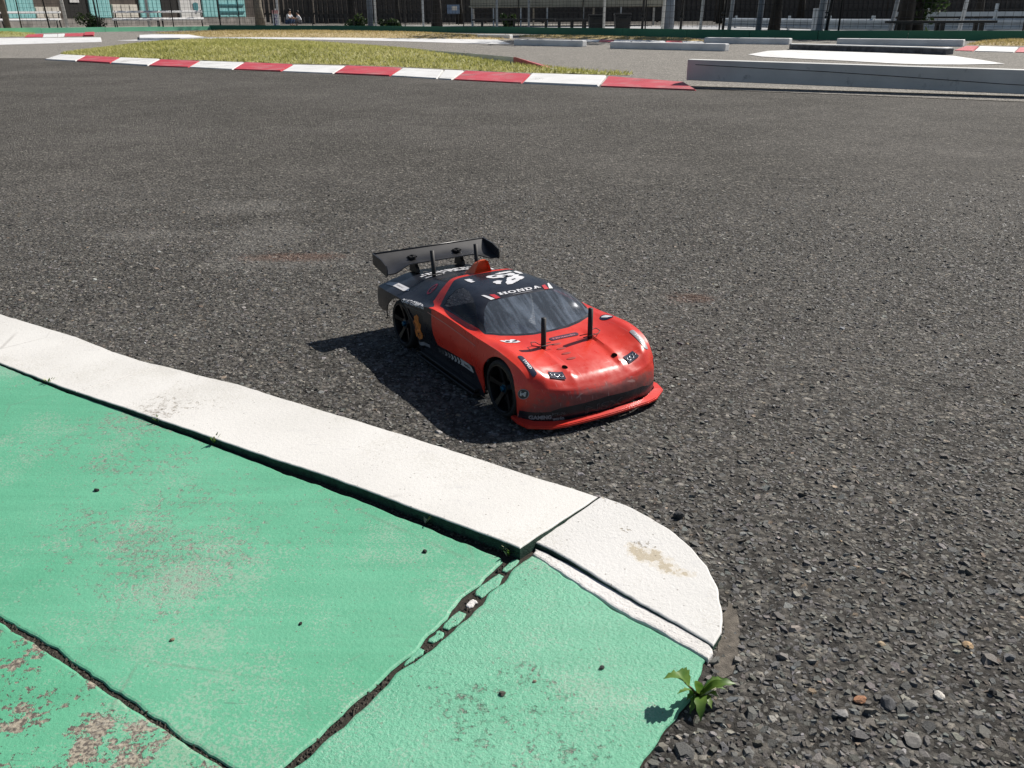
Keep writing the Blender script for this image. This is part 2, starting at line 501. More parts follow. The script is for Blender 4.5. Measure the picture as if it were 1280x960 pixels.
G2P = [(0.0154, 0.5945, 0.0043), (0.0372, 0.5715, 0.0041), (0.0568, 0.5483, 0.0039), (0.0858, 0.5147, 0.0035), (0.1041, 0.5003, 0.0033), (0.1242, 0.482, 0.0031), (0.1331, 0.4711, 0.003), (0.1239, 0.4528, 0.0031), (0.1099, 0.427, 0.0033), (0.0913, 0.4035, 0.0035), (0.0755, 0.3789, 0.0036), (0.0566, 0.3498, 0.0039), (0.0394, 0.3062, 0.0041), (-0.0586, 0.306, 0.0052), (-0.1364, 0.3519, 0.006), (-0.1355, 0.3628, 0.006), (-0.1302, 0.377, 0.006), (-0.1154, 0.397, 0.0058), (-0.0865, 0.4418, 0.0055), (-0.0713, 0.4658, 0.0053), (-0.0534, 0.4841, 0.0051), (-0.0269, 0.5268, 0.0048), (-0.0028, 0.5734, 0.0045)]
G3P = [(-0.651, 0.678, 0.0119), (-0.4858, 0.5779, 0.01), (-0.3716, 0.508, 0.0087), (-0.3115, 0.4694, 0.008), (-0.2551, 0.4321, 0.0074), (-0.1746, 0.3801, 0.0065), (-0.1478, 0.3611, 0.0062), (-0.1391, 0.3519, 0.0061), (-0.0662, 0.3015, 0.0052), (-0.42, 0.3008, 0.0092)]
UNION = K_OUT1 + K_OUT2[1:] + TIP_A + TIP_B + [(0.1331, 0.4711, 0.003), (0.1239, 0.4529, 0.003), (0.11, 0.4272, 0.003), (0.0914, 0.404, 0.003), (0.0756, 0.3795, 0.003), (0.0568, 0.3505, 0.003), (0.0395, 0.307, 0.003), (-0.0564, 0.2863, 0.003), (-0.4512, 0.2886, 0.003), (-1.0362, 0.7331, 0.003)]
soil = mesh_obj('soil_bed', [(x, y, max(.0009, .0025 - .0113 * x)) for x, y, z in UNION], [tuple(range(len(UNION)))], M['soil'])
tag(soil, kind='structure')
zk = lambda x, y: .014
zg = lambda x, y: .0045 - .0113 * x
tc0, tc1 = np.array(TIP_C[-1][:2]), np.array(TIP_C[0][:2])
tnn = np.array([tc0[1] - tc1[1], tc1[0] - tc0[0]]) / np.linalg.norm(tc1 - tc0)
zt = lambda x, y: .0078 + .085 * abs((x - tc0[0]) * tnn[0] + (y - tc0[1]) * tnn[1]) - .020 * (x - .05)
kerb = empty('white_kerb', (0, 0, 0), 0, 'white painted concrete kerb edging the green slabs', 'kerb')
slab('kerb_block', K_OUT1 + K_IN1, zk, M['white'], M['edge_dark'], kerb, rag=.0003, bev=.0012, drop=.0010)
slab('kerb_block', K_OUT2 + K_IN2, zk, M['white'], M['edge_dark'], kerb, rag=.0003, bev=.0012, drop=.0010)
tip = slab('kerb_block', TIP_A + TIP_B + TIP_C, zt, M['white_tip'], M['edge_dark'], kerb, rag=.0004, bev=.0014, drop=.0010)
tip['label'] = 'rounded end block with flaking white paint'
slab('painted_strip', STRIP, lambda x, y: .0046, M['white_strip'], M['white_strip'], kerb, rag=.0009)
run = empty('green_apron', (0, 0, 0), 0, 'green painted concrete apron inside the white kerb', 'apron')
slab('concrete_slab', G1P, zg, M['green'], M['edge_dark'], run, rag=.0009)
slab('concrete_slab', G2P, zg, M['green_rough'], M['edge_dark'], run, rag=.0011)
s3 = slab('concrete_slab', G3P, zg, M['green_worn'], M['edge_dark'], run, rag=.0006)
s3['label'] = 'worn green slab with paint flaked off in patches'
# mortar still filling the joint: ragged painted strips with cracks down both sides
MORT = [(0.005, 0.5902, 0.0034), (-0.0028, 0.5791, 0.0035), (-0.0116, 0.5651, 0.0036), (-0.0218, 0.5487, 0.0037), (-0.0299, 0.5348, 0.0038), (-0.0377, 0.5215, 0.0039), (-0.0441, 0.5105, 0.004), (-0.0515, 0.4998, 0.0041), (-0.0586, 0.4886, 0.0042), (-0.0655, 0.4786, 0.0042), (-0.0718, 0.4697, 0.0043), (-0.0769, 0.4618, 0.0044)]
def mortar(i0, i1, w0, w1, mat):
    p = [np.array(q[:2]) for q in MORT]
    k = 5
    ts = [i0 + (i1 - i0) * q / k for q in range(k + 1)]
    L_, R_ = [], []
    for q, tt in enumerate(ts):
        a = min(int(tt), len(p) - 2)
        c_ = p[a] + (p[a + 1] - p[a]) * (tt - a)
        d_ = (p[a + 1] - p[a]) / np.linalg.norm(p[a + 1] - p[a])
        n_ = np.array([-d_[1], d_[0]])
        w_ = (w0 + (w1 - w0) * q / k) * random.uniform(.82, 1.12) * (.6 if q in (0, k) else 1)
        off = random.uniform(-.0006, .0006)
        L_.append(c_ + n_ * (w_ + off)); R_.append(c_ - n_ * (w_ - off))
    slab('mortar_fill', [(a[0], a[1], 0) for a in L_ + R_[::-1]], lambda x, y: zg(x, y) - .0005, mat, M['soil'], run, rag=.0007, bev=.0012, step=.003, drop=.0009)
mortar(.1, 1.5, .0030, .0044, M['green_rough'])
mortar(1.75, 3.6, .0046, .0048, M['green_rough'])
mortar(3.85, 4.5, .0034, .0030, M['white_strip'])
mortar(5.0, 6.7, .0046, .0042, M['green_rough'])
mortar(6.95, 8.0, .0038, .0032, M['green_rough'])
mortar(8.7, 10.6, .0030, .0018, M['green_rough'])

# beige grit washed against the kerb end
DP = [(0.1426, 0.4817, 0.0022), (0.1513, 0.5003, 0.0022), (0.1571, 0.5229, 0.0022), (0.165, 0.5391, 0.0022), (0.1677, 0.5275, 0.0022), (0.1634, 0.5002, 0.0022), (0.1571, 0.4791, 0.0022), (0.1494, 0.4608, 0.0022), (0.139, 0.4533, 0.0022), (0.1359, 0.4609, 0.0022), (0.1357, 0.4704, 0.0022)]
dp = densify(DP, .007)
dp[:, :2] += rng.normal(size=(len(dp), 2)) * .0011
dp[:, 2] = .0007
dirt = mesh_obj('grit_patch', dp, [tuple(range(len(dp)))], M['dirt'])
tag(dirt, kind='structure')

# ------------------------------------------------------------------ asphalt aggregate (nobody could count it)
def stone_field():
    # jittered triangular grid in the visible trapezoid
    sp = .0044
    xs = np.arange(-1.55, 1.7, sp)
    ys = np.arange(.33, 2.5, sp * .87)
    X, Y = np.meshgrid(xs, ys)
    X = X + (np.arange(len(ys)) % 2)[:, None] * sp * .5
    P = np.column_stack([X.ravel(), Y.ravel()])
    P += rng.normal(size=P.shape) * sp * .28
    keep = np.abs(P[:, 0]) < (P[:, 1] * .645 + .1)
    dens = np.clip((2.5 - P[:, 1]) / 1.1, 0, 1)
    keep &= rng.random(len(P)) < dens * .88
    P = P[keep]
    u = np.array(UNION)[:, :2]
    grow = u.copy()
    P = P[~inside(grow, P)]
    P = P[~(inside(np.array(DP)[:, :2], P) & (rng.random(len(P)) < .62))]
    n = len(P)
    size = sp * (.42 + .22 * rng.random(n))
    big = rng.random(n) < .12
    size[big] *= 1.25 + .75 * rng.random(big.sum())
    # coarser, looser stones toward the lower right of the frame
    rough_zone = np.clip((.95 - P[:, 1]) / .5, 0, 1) * np.clip((P[:, 0] + .15) / .25, 0, 1)
    size *= 1 + rough_zone * (.05 + .50 * rng.random(n) ** 3)
    hgt = -.00035 + size * (.08 + .30 * rng.random(n) ** 1.4) * (1 + .3 * rough_zone)
    ang = rng.random(n) * 6.283
    asp = .50 + .55 * rng.random(n)
    K = 5
    th = np.arange(K) * 2 * np.pi / K
    V = np.empty((n, 2 * K, 3), np.float32)
    tilt = rng.normal(size=(n, 2)) * .24
    for ring, (sc, zz) in enumerate(((1.0, -.15), (.64, 1.0))):
        for k in range(K):
            r_ = size * sc * (.58 + .86 * rng.random(n))
            a = th[k] + rng.normal(size=n) * .24
            lx, ly = r_ * np.cos(a), r_ * np.sin(a) * asp
            c, s = np.cos(ang), np.sin(ang)
            V[:, ring * K + k, 0] = P[:, 0] + lx * c - ly * s
            V[:, ring * K + k, 1] = P[:, 1] + lx * s + ly * c
            z = hgt * zz if ring else np.full(n, -.0008)
            if ring:
                z = z + (lx * tilt[:, 0] + ly * tilt[:, 1])
            V[:, ring * K + k, 2] = z
    quads = []
    for k in range(K):
        quads.append((k, (k + 1) % K, K + (k + 1) % K, K + k))
    loops_q = np.array(quads, np.int32).ravel()
    loops_t = np.arange(K, 2 * K, dtype=np.int32)
    per = np.concatenate([loops_q, loops_t])
    L = (np.arange(n, dtype=np.int32)[:, None] * (2 * K) + per[None, :]).ravel()
    sizes = np.array([4] * K + [K], np.int32)
    starts1 = np.concatenate([[0], np.cumsum(sizes)[:-1]]).astype(np.int32)
    S = (np.arange(n, dtype=np.int32)[:, None] * len(per) + starts1[None, :]).ravel()
    me = bpy.data.meshes.new('asphalt_aggregate')
    me.vertices.add(n * 2 * K)
    me.vertices.foreach_set('co', V.ravel())
    me.loops.add(len(L))
    me.loops.foreach_set('vertex_index', L)
    me.polygons.add(len(S))
    me.polygons.foreach_set('loop_start', S)
    me.polygons.foreach_set('use_smooth', [False] * len(me.polygons))
    me.update(calc_edges=True)
    # tint per stone
    base = .078 + .128 * rng.random(n) ** 1.6
    base *= .65 + .7 * rng.random(n)
    pale = rng.random(n) < .022
    base[pale] = .22 + .16 * rng.random(pale.sum())
    rgb = np.stack([base * (1.04 + .05 * rng.normal(size=n)), base, base * (.925 + .05 * rng.normal(size=n))], 1)
    brown = rng.random(n) < .035
    rgb[brown] *= np.array([1.22, 1.0, .80])
    for (sx, sy, rx, ry) in STAINS_PALE:
        d = ((P[:, 0] - sx) / rx) ** 2 + ((P[:, 1] - sy) / ry) ** 2
        w = np.clip(1.3 - d + rng.normal(size=n) * .5, 0, 1)[:, None] * .30
        rgb = rgb * (1 - w) + np.array([.25, .24, .225]) * w
    for (sx, sy, rx, ry) in STAINS_RUST:
        d = ((P[:, 0] - sx) / rx) ** 2 + ((P[:, 1] - sy) / ry) ** 2
        w = np.clip(1.2 - d + rng.normal(size=n) * .6, 0, 1)[:, None] * .55
        rgb = rgb * (1 - w) + np.array([.16, .07, .04]) * w
    ca = me.attributes.new('tint', 'FLOAT_COLOR', 'POINT')
    cc = np.ones((n, 2 * K, 4), np.float32)
    cc[:, :, :3] = np.clip(rgb, .01, .8)[:, None, :]
    ca.data.foreach_set('color', cc.ravel())
    me.materials.append(M['stone'])
    ob = link(bpy.data.objects.new('asphalt_aggregate', me))
    tag(ob, 'dark grey crushed stone bound in the track asphalt', 'asphalt stones', kind='stuff')
stone_field()

# ================================================================== THE MODEL CAR (metres, x forward from the rear axle, y left, z up)
M['red'] = None
def car_red():
    t = NT('red_shell')
    co = t.coord()
    s = t.sep(co)
    base = t.mix(t.ramp(t.noise(co, 18, 3), [(.35, 0.0), (.65, 1.0)]), (.58, .030, .018), (.66, .044, .023))
    # scraped and dulled round the nose; fascia shade painted in as darker red
    nose = t.ramp(s[0], [(.285, 0.0), (.322, 1.0)])
    low = t.ramp(s[2], [(.036, 1.0), (.0475, 0.0)])
    n1 = t.noise(co, 60, 6, .7)
    band = t.math('MULTIPLY', nose, low)
    scr = t.ramp(t.math('ADD', t.math('MULTIPLY', band, .42), t.math('MULTIPLY', t.noise(co, 75, 7, .78), 1.25)), [(.84, 0.0), (1.16, .62)])
    base = t.mix(t.math('MULTIPLY', band, .35), base, (.20, .03, .026))
    base = t.mix(scr, base, t.mix(t.noise(co, 190, 4), (.08, .035, .032), (.21, .13, .12)))
    side = t.math('MULTIPLY', t.ramp(s[0], [(.262, 0.0), (.30, 1.0)]), t.ramp(s[2], [(.022, 1.0), (.052, 0.0)]))
    sscr = t.ramp(t.math('ADD', t.math('MULTIPLY', side, .55), t.math('MULTIPLY', t.noise(co, 45, 5, .7), .8)), [(.66, 0.0), (.98, .7)])
    base = t.mix(sscr, base, (.05, .042, .045))
    # hairline scratches
    mp = t.n('ShaderNodeMapping')
    mp.inputs['Scale'].default_value = (14, 420, 60)
    mp.inputs['Rotation'].default_value = (0, 0, R(14))
    t.l(co, mp.inputs[0])
    hs = t.ramp(t.noise(mp.outputs[0], 1.3, 3), [(.67, 0.0), (.71, 1.0)])
    mp2 = t.n('ShaderNodeMapping')
    mp2.inputs['Scale'].default_value = (300, 20, 60)
    mp2.inputs['Rotation'].default_value = (0, 0, R(25))
    t.l(co, mp2.inputs[0])
    hs2 = t.ramp(t.noise(mp2.outputs[0], 1.1, 3), [(.68, 0.0), (.72, 1.0)])
    front = t.ramp(s[0], [(.235, .05), (.30, .28)])
    base = t.mix(t.math('MULTIPLY', t.math('MAXIMUM', hs, hs2), front), base, (.75, .55, .52))
    t.set('Base Color', base)
    t.set('Roughness', t.ramp(t.math('ADD', n1, t.math('MULTIPLY', band, .4)), [(.35, .24), (.95, .55)]))
    t.set('Specular IOR Level', .55)
    t.bump(t.math('ADD', t.noise(co, 26, 3), t.math('MULTIPLY', n1, .12)), .0014, .5)
    return t.m
M['red'] = car_red()
M['inner'] = plain('shell_inside', (.018, .016, .017), .7, var=.2)
M['hole'] = plain('dark_hole', (.004, .003, .003), 1.0, var=.1, spec=0.0)
M['louvre'] = plain('dull_red_louvre', (.30, .018, .014), .75, var=.2)
M['splitter'] = plain('red_splitter', (.60, .035, .022), .3, var=.12, scale=60)
def car_black():
    t = NT('black_shell')
    co = t.coord()
    n1 = t.noise(co, 40, 5, .65)
    t.set('Base Color', t.ramp(n1, [(.35, (.010, .011, .016)), (.75, (.022, .025, .034))]))
    t.set('Roughness', t.ramp(n1, [(.3, .22), (.8, .42)]))
    t.bump(t.noise(co, 30, 3), .002, .5)
    return t.m
M['cblack'] = car_black()
M['cblack_matt'] = plain('matt_black_plastic', (.012, .012, .013), .6, var=.3, scale=80)
M['sill'] = plain('black_sill', (.010, .010, .012), .4, var=.4, scale=60)
M['rubber'] = plain('tyre_rubber', (.014, .014, .014), .8, var=.35, scale=120, bump=.0004)
M['rim'] = plain('black_rim', (.006, .006, .007), .35, var=.2, scale=80)
M['nut'] = plain('blue_anodised_nut', (.02, .12, .20), .35, metal=.8, var=.1)
M['steel'] = plain('steel_wire', (.35, .35, .36), .35, metal=.9, var=.1)
M['st_white'] = plain('white_sticker', (.66, .66, .68), .4, var=.08, scale=90)
M['st_black'] = plain('black_sticker', (.012, .013, .02), .4, var=.2, scale=60)
M['st_navy'] = plain('navy_sticker', (.012, .018, .045), .6, var=.2, scale=60, spec=.12)
M['st_red'] = plain('red_sticker', (.50, .03, .04), .4, var=.1)
M['st_grey'] = plain('grey_sticker', (.24, .24, .26), .45, var=.15)
M['st_lgrey'] = plain('pale_grey_sticker', (.45, .46, .48), .45, var=.12, scale=90)
M['hl_pinkline'] = plain('pale_red_line', (.62, .30, .27), .4, var=.1)
M['st_dgrey'] = plain('dark_grey_print', (.09, .095, .10), .45, var=.15)
M['st_purple'] = plain('dark_purple_sticker', (.045, .012, .035), .4, var=.1)
M['st_pink'] = plain('pinkish_print', (.42, .14, .18), .45, var=.1)
M['st_crimson'] = plain('crimson_print', (.22, .02, .05), .45, var=.1)
M['st_orange'] = plain('orange_print', (.55, .17, .03), .5, var=.45, scale=160)
M['lamp_grey'] = plain('lamp_chrome', (.32, .33, .36), .25, metal=.5, var=.1)
M['blue_part'] = plain('blue_anodised_part', (.03, .12, .30), .4, metal=.5, var=.2)
M['scoop'] = plain('orange_red_scoop', (.70, .11, .03), .38, var=.1, scale=40)
def glass_dusty(name, tint, dust, amount):
    t = NT(name)
    co = t.coord()
    mp = t.n('ShaderNodeMapping')
    mp.inputs['Rotation'].default_value = (0, 0, R(6))
    mp.inputs['Scale'].default_value = (8, 70, 8)
    t.l(co, mp.inputs[0])
    n1 = t.noise(mp.outputs[0], 1.0, 5, .6, .6)
    n2 = t.noise(co, 160, 5, .7)
    specks = t.ramp(t.voro(co, 130), [(.05, 1.0), (.09, 0.0)])
    f = t.ramp(t.math('ADD', t.math('MULTIPLY', n1, .8), t.math('MULTIPLY', n2, .16)), [(.44, .12), (.70, amount)])
    f = t.math('MAXIMUM', f, t.math('MULTIPLY', specks, amount * .8))
    tr = t.n('ShaderNodeBsdfTransparent')
    tr.inputs[0].default_value = (*tint, 1)
    gl = t.n('ShaderNodeBsdfGlossy')
    gl.inputs['Color'].default_value = (.9, .93, 1, 1)
    gl.inputs['Roughness'].default_value = .07
    fr = t.n('ShaderNodeFresnel')
    fr.inputs['IOR'].default_value = 1.5
    ms = t.n('ShaderNodeMixShader')
    t.l(t.math('MULTIPLY', fr.outputs[0], .3), ms.inputs[0]); t.l(tr.outputs[0], ms.inputs[1]); t.l(gl.outputs[0], ms.inputs[2])
    df = t.n('ShaderNodeBsdfDiffuse')
    df.inputs['Color'].default_value = (*dust, 1)
    m2 = t.n('ShaderNodeMixShader')
    t.l(f, m2.inputs[0]); t.l(ms.outputs[0], m2.inputs[1]); t.l(df.outputs[0], m2.inputs[2])
    t.l(m2.outputs[0], t.out.inputs[0])
    return t.m
M['screen'] = glass_dusty('dusty_clear_screen', (.72, .77, .84), (.38, .46, .58), .44)
M['sglass'] = glass_dusty('smoked_side_glass', (.16, .18, .24), (.22, .24, .28), .22)

car = empty('model_car', (-0.0661, 1.1386, 0), -1.02513, 'red and black radio controlled model race car with rear wing on the dark asphalt', 'model car')

# ---- shell: control net in millimetres. each row: x of the centre line, then 9 points (y, z), sill to centre
ROWS = [
 (-82, [(86, 8), (90, 25), (92, 48), (90, 64), (75, 68.5), (61, 72), (45, 76), (22, 77.5), (0, 77.5)]),
 (-45, [(90, 7), (94, 25), (95.5, 50), (93, 66), (76, 70.5), (62, 74.5), (46, 79), (22, 81), (0, 81.5)]),
 (-15, [(91, 7), (94, 25), (96, 51), (93, 66.8), (77, 71.5), (62, 77), (45.5, 83), (22, 85.5), (0, 86)]),
 (15, [(91, 7), (93.5, 25), (95, 51), (92.5, 67), (77.5, 72.5), (61, 82), (44, 90), (22, 92.5), (0, 93)]),
 (40, [(90, 6), (91.5, 25), (93, 50), (91, 68.5), (77.5, 74), (60, 87), (43, 96.5), (22, 99), (0, 99.5)]),
 (60, [(89, 5), (89.5, 25), (91.5, 50), (89.5, 72.5), (77.5, 76), (60, 90), (42.8, 101), (22, 103), (0, 103.5)]),
 (90, [(89, 5), (88, 22), (91, 50), (88.5, 76.5), (77.5, 77), (62.5, 91), (46.5, 102), (24, 105), (0, 105.8)]),
 (120, [(89, 5), (88, 22), (90.5, 50), (87.5, 75.8), (78, 76.2), (67.5, 91), (51.5, 101), (26, 104), (0, 104.8)]),
 (150, [(89, 5), (88.5, 22), (91, 50), (87.5, 74.6), (79, 75.2), (71.5, 87), (56, 97), (29, 100.3), (0, 101.5)]),
 (172, [(89.5, 5), (89, 22), (91.5, 50), (88, 73.6), (80, 74.4), (75, 81), (62.5, 88), (33, 91), (0, 92)]),
 (195, [(90, 5), (90, 22), (92.5, 50), (88.8, 73.2), (80, 73.6), (73, 73.4), (63, 75), (33, 78.8), (0, 80.4)]),
 (216, [(90.5, 6), (91, 24), (94, 50), (89.5, 73.6), (79.5, 74.2), (70, 72), (58, 70.4), (31, 70.2), (0, 70.5)]),
 (240, [(90.5, 6), (92, 25), (95, 49), (90, 73.6), (79.5, 75.4), (67, 72), (51, 69), (30, 68.4), (0, 68.8)]),
 (262, [(91, 7), (93, 25), (95.5, 48), (89.5, 71.4), (78.5, 73.6), (65.5, 69.6), (49.5, 66), (30, 65.6), (0, 66)]),
 (285, [(91.5, 8), (93.5, 22), (94.5, 44), (86.5, 65), (75.5, 67.2), (63, 64), (47.5, 61.4), (30, 61.6), (0, 62)]),
]
# nose rows curl back at the corners: full (x, y, z)
ROWS_X = [
 [(288, 92.5, 9), (291, 93, 21), (294, 91.5, 41), (298, 83.5, 55.5), (301.5, 72, 57.8), (304, 60, 56.6), (305.5, 47, 54.4), (306.5, 30, 54.6), (307, 0, 55)],
 [(291, 91.5, 9), (296, 90.5, 20), (300, 87.5, 37), (305, 79.5, 45.5), (310.5, 70, 45.6), (315, 58, 44.4), (318.5, 45, 42.8), (321, 28, 41.4), (322.5, 0, 40.6)],
]
ctrl = [[(x, y, z) for y, z in pts] for x, pts in ROWS] + ROWS_X
CT = np.array(ctrl, float) / 1000.0
def pchip(t, Y, tq):
    """monotone cubic along axis 0"""
    h = np.diff(t)
    d = np.diff(Y, axis=0) / h[:, None]
    m = np.zeros_like(Y)
    m[0], m[-1] = d[0], d[-1]
    for i in range(1, len(t) - 1):
        same = d[i - 1] * d[i] > 0
        w1, w2 = 2 * h[i] + h[i - 1], h[i] + 2 * h[i - 1]
        with np.errstate(divide='ignore', invalid='ignore'):
            hm = (w1 + w2) / (w1 / d[i - 1] + w2 / d[i])
        m[i] = np.where(same, hm, 0)
    k = np.clip(np.searchsorted(t, tq, side='right') - 1, 0, len(t) - 2)
    s = ((tq - t[k]) / h[k])[:, None]
    hh = h[k][:, None]
    return ((1 + 2 * s) * (1 - s) ** 2 * Y[k] + s * (1 - s) ** 2 * hh * m[k] + s * s * (3 - 2 * s) * Y[k + 1] + s * s * (s - 1) * hh * m[k + 1])
def cubic(t, Y, tq):
    """natural-ish Catmull-Rom on a non-uniform parameter"""
    h = np.diff(t)
    d = np.diff(Y, axis=0) / h[:, None]
    m = np.zeros_like(Y)
    m[0], m[-1] = d[0], d[-1]
    for i in range(1, len(t) - 1):
        m[i] = (d[i - 1] * h[i] + d[i] * h[i - 1]) / (h[i] + h[i - 1])
    k = np.clip(np.searchsorted(t, tq, side='right') - 1, 0, len(t) - 2)
    s = ((tq - t[k]) / h[k])[:, None]
    hh = h[k][:, None]
    return ((1 + 2 * s) * (1 - s) ** 2 * Y[k] + s * (1 - s) ** 2 * hh * m[k] + s * s * (3 - 2 * s) * Y[k + 1] + s * s * (s - 1) * hh * m[k + 1])
tr = CT[:, 8, 0].copy()
SUBC, SUBR = 7, 6
tq = np.concatenate([np.linspace(tr[i], tr[i + 1], SUBR, endpoint=False) for i in range(len(tr) - 1)] + [[tr[-1]]])
cols_s = np.stack([pchip(tr, CT[:, j, :], tq) for j in range(9)], 1)          # (rows, 9, 3)
cq = np.linspace(0, 8, 8 * SUBC + 1)
tc = np.arange(9.0)
def section(Y):
    # the shoulder (point 3) is a crease: side and top are splined apart
    a = cubic(tc[:4], Y[:4], cq[cq <= 3.0])
    b = cubic(tc[3:], Y[3:], cq[cq > 3.0])
    return np.concatenate([a, b])
SURF = np.stack([section(cols_s[i]) for i in range(len(tq))], 0)          # (rows, nc, 3)
SURF[:, -1, 1] = 0
# bonnet: sunken centre panel between two creases
def bonnet(v):
    x, y = v[..., 0], np.abs(v[..., 1])
    w = np.clip((x - .226) / .016, 0, 1) * np.clip((.316 - x) / .012, 0, 1)
    e = np.clip((.0365 - .05 * (x - .25) - y) / .003, 0, 1)
    e = e * e * (3 - 2 * e)
    v[..., 2] -= w * e * .0022 * (v[..., 2] > .03)
    # hollow in front of each lamp
    dx, dy = (x - .3025) / .0135, (y - .0505) / .0165
    v[..., 2] -= .0012 * np.clip(1 - dx ** 4 - dy ** 4, 0, 1) * (v[..., 2] > .035)
bonnet(SURF)
bm = bmesh.new()
nr, ncol = SURF.shape[:2]
def add_grid(bm, grid):
    vs = [[bm.verts.new(tuple(p)) for p in row] for row in grid]
    for i in range(len(vs) - 1):
        for j in range(len(vs[0]) - 1):
            try:
                bm.faces.new((vs[i][j], vs[i][j + 1], vs[i + 1][j + 1], vs[i + 1][j]))
            except ValueError:
                pass
full = np.concatenate([SURF, (SURF[:, ::-1] * np.array([1, -1, 1]))[:, 1:]], 1)
add_grid(bm, full)
# front fascia: Coons patch hung from the nose lip
lip = full[-1]
k3 = 3 * SUBC
n_tot = lip.shape[0]
top = lip[k3:n_tot - k3]
left = lip[k3::-1][:k3 + 1]              # lip corner down to the sill
right = lip[n_tot - k3 - 1:]
nu, nv = len(top), len(left)
half = [(291, 91.5, 9), (301, 87, 9), (311, 76, 9), (318, 61, 9), (322.5, 42, 9), (325, 20, 9), (325.5, 0, 9)]
hb = np.array(half) / 1000
hb = np.concatenate([hb, hb[-2::-1] * np.array([1, -1, 1])])
dd = np.concatenate([[0], np.cumsum(np.linalg.norm(np.diff(hb, axis=0), axis=1))])
dt = np.concatenate([[0], np.cumsum(np.linalg.norm(np.diff(top, axis=0), axis=1))])
bot = cubic(dd / dd[-1], hb, dt / dt[-1])
grid = np.empty((nv, nu, 3))
for j in range(nv):
    v_ = j / (nv - 1)
    for i in range(nu):
        u_ = dt[i] / dt[-1]
        p = (1 - v_) * top[i] + v_ * bot[i] + (1 - u_) * left[j] + u_ * right[j] - ((1 - u_) * (1 - v_) * top[0] + u_ * (1 - v_) * top[-1] + (1 - u_) * v_ * bot[0] + u_ * v_ * bot[-1])
        w = 16 * (u_ * (1 - u_)) ** 2
        p = p + np.array([.0036, 0, .0]) * math.sin(math.pi * v_) * w      # slightly bulged
        grid[j, i] = p
add_grid(bm, grid)
# tail panel
tailrow = full[0]
tv = [tuple(p) for p in tailrow]
add_grid(bm, np.stack([tailrow, np.stack([tailrow[:, 0] - .004, tailrow[:, 1] * .985, np.where(tailrow[:, 2] > .06, tailrow[:, 2] - .010, tailrow[:, 2])], 1)]))
bmesh.ops.remove_doubles(bm, verts=bm.verts[:], dist=2e-5)
bmesh.ops.recalc_face_normals(bm, faces=bm.faces[:])
if sum(f.normal.z * f.calc_area() for f in bm.faces if f.calc_center_median().z > .06) < 0:
    bmesh.ops.reverse_faces(bm, faces=bm.faces[:])
BVH = BVHTree.FromBMesh(bm)

def cut(bm, poly, ax, sel):
    """score the faces picked by sel along every edge of the polygon; ax: the two axes of the polygon's plane"""
    a, b = ax
    pts = [Vector((0, 0, 0)) for _ in poly]
    for p, q in zip(pts, poly):
        p[a], p[b] = q[0] / 1000, q[1] / 1000
    lo = [min(p[k] for p in pts) - .012 for k in (a, b)]
    hi = [max(p[k] for p in pts) + .012 for k in (a, b)]
    for p, q in zip(pts, pts[1:] + pts[:1]):
        d = q - p
        nrm = Vector((0, 0, 0))
        nrm[a], nrm[b] = d[b], -d[a]
        if nrm.length < 1e-9:
            continue
        nrm.normalize()
        e0 = min(p[a], q[a]) - .006, max(p[a], q[a]) + .006
        e1 = min(p[b], q[b]) - .006, max(p[b], q[b]) + .006
        fs = []
        for f in bm.faces:
            c = f.calc_center_median()
            if e0[0] < c[a] < e0[1] and e1[0] < c[b] < e1[1] and sel(f, c):
                fs.append(f)
        if not fs:
            continue
        geom = list(fs) + list({e for f in fs for e in f.edges}) + list({v for f in fs for v in f.verts})
        bmesh.ops.bisect_plane(bm, geom=geom, dist=1e-6, plane_co=p, plane_no=nrm)
def pick(bm, poly, ax, sel):
    a, b = ax
    fs = [f for f in bm.faces if sel(f, f.calc_center_median())]
    if not fs:
        return []
    P = np.array([[f.calc_center_median()[a], f.calc_center_median()[b]] for f in fs])
    k = inside(np.array(poly) / 1000.0, P)
    return [f for f, q in zip(fs, k) if q]
SIDE = lambda f, c: abs(c.y) > .036 and abs(f.normal.y) > .22
SIDELOW = lambda f, c: abs(c.y) > .070 and c.z < .0715
TOP = lambda f, c: f.normal.z > .15 and c.z > .05
FRONT = lambda f, c: c.x > .28 and f.normal.x > .1 and c.z < .05
def circ(cx, cy, r, a0, a1, n):
    return [(cx + r * math.cos(R(a0 + (a1 - a0) * i / n)), cy + r * math.sin(R(a0 + (a1 - a0) * i / n))) for i in range(n + 1)]
ARCH_F = [(291, -5)] + circ(253, 30, 37.5, -8, 188, 18) + [(213, -5)]
ARCH_R = [(52, -5), (44, 20)] + [(-5 + 41.5 * math.cos(R(10 + 10.5 * i)), 27.5 + 38 * math.sin(R(10 + 10.5 * i))) for i in range(17)] + [(-48, 38), (-62, 35), (-120, 36), (-120, -5)]
GLASS_S = [(88, 79.5), (126, 78.5), (164, 77.6), (186, 76.4), (181, 80), (166, 86.5), (150, 93.5), (134, 98), (114, 100.6), (96, 100.4), (86, 97), (84.5, 88)]
SCREEN = [(154.5, -49), (156, -25), (156.8, 0), (156, 25), (154.5, 49), (165, 60), (181, 70), (192, 73), (200, 61), (207, 46), (212, 25), (214, 0), (212, -25), (207, -46), (200, -61), (192, -73), (181, -70), (165, -60)]
GRILLE = [(-63, 5), (-66, 22.5), (-55, 25.5), (0, 28.5), (55, 25.5), (66, 22.5), (63, 5)]
cutters = [(ARCH_F, (0, 2), SIDELOW), (ARCH_R, (0, 2), SIDELOW), (GLASS_S, (0, 2), SIDE), (SCREEN, (0, 1), TOP)]
for c_ in cutters:
    cut(bm, *c_)
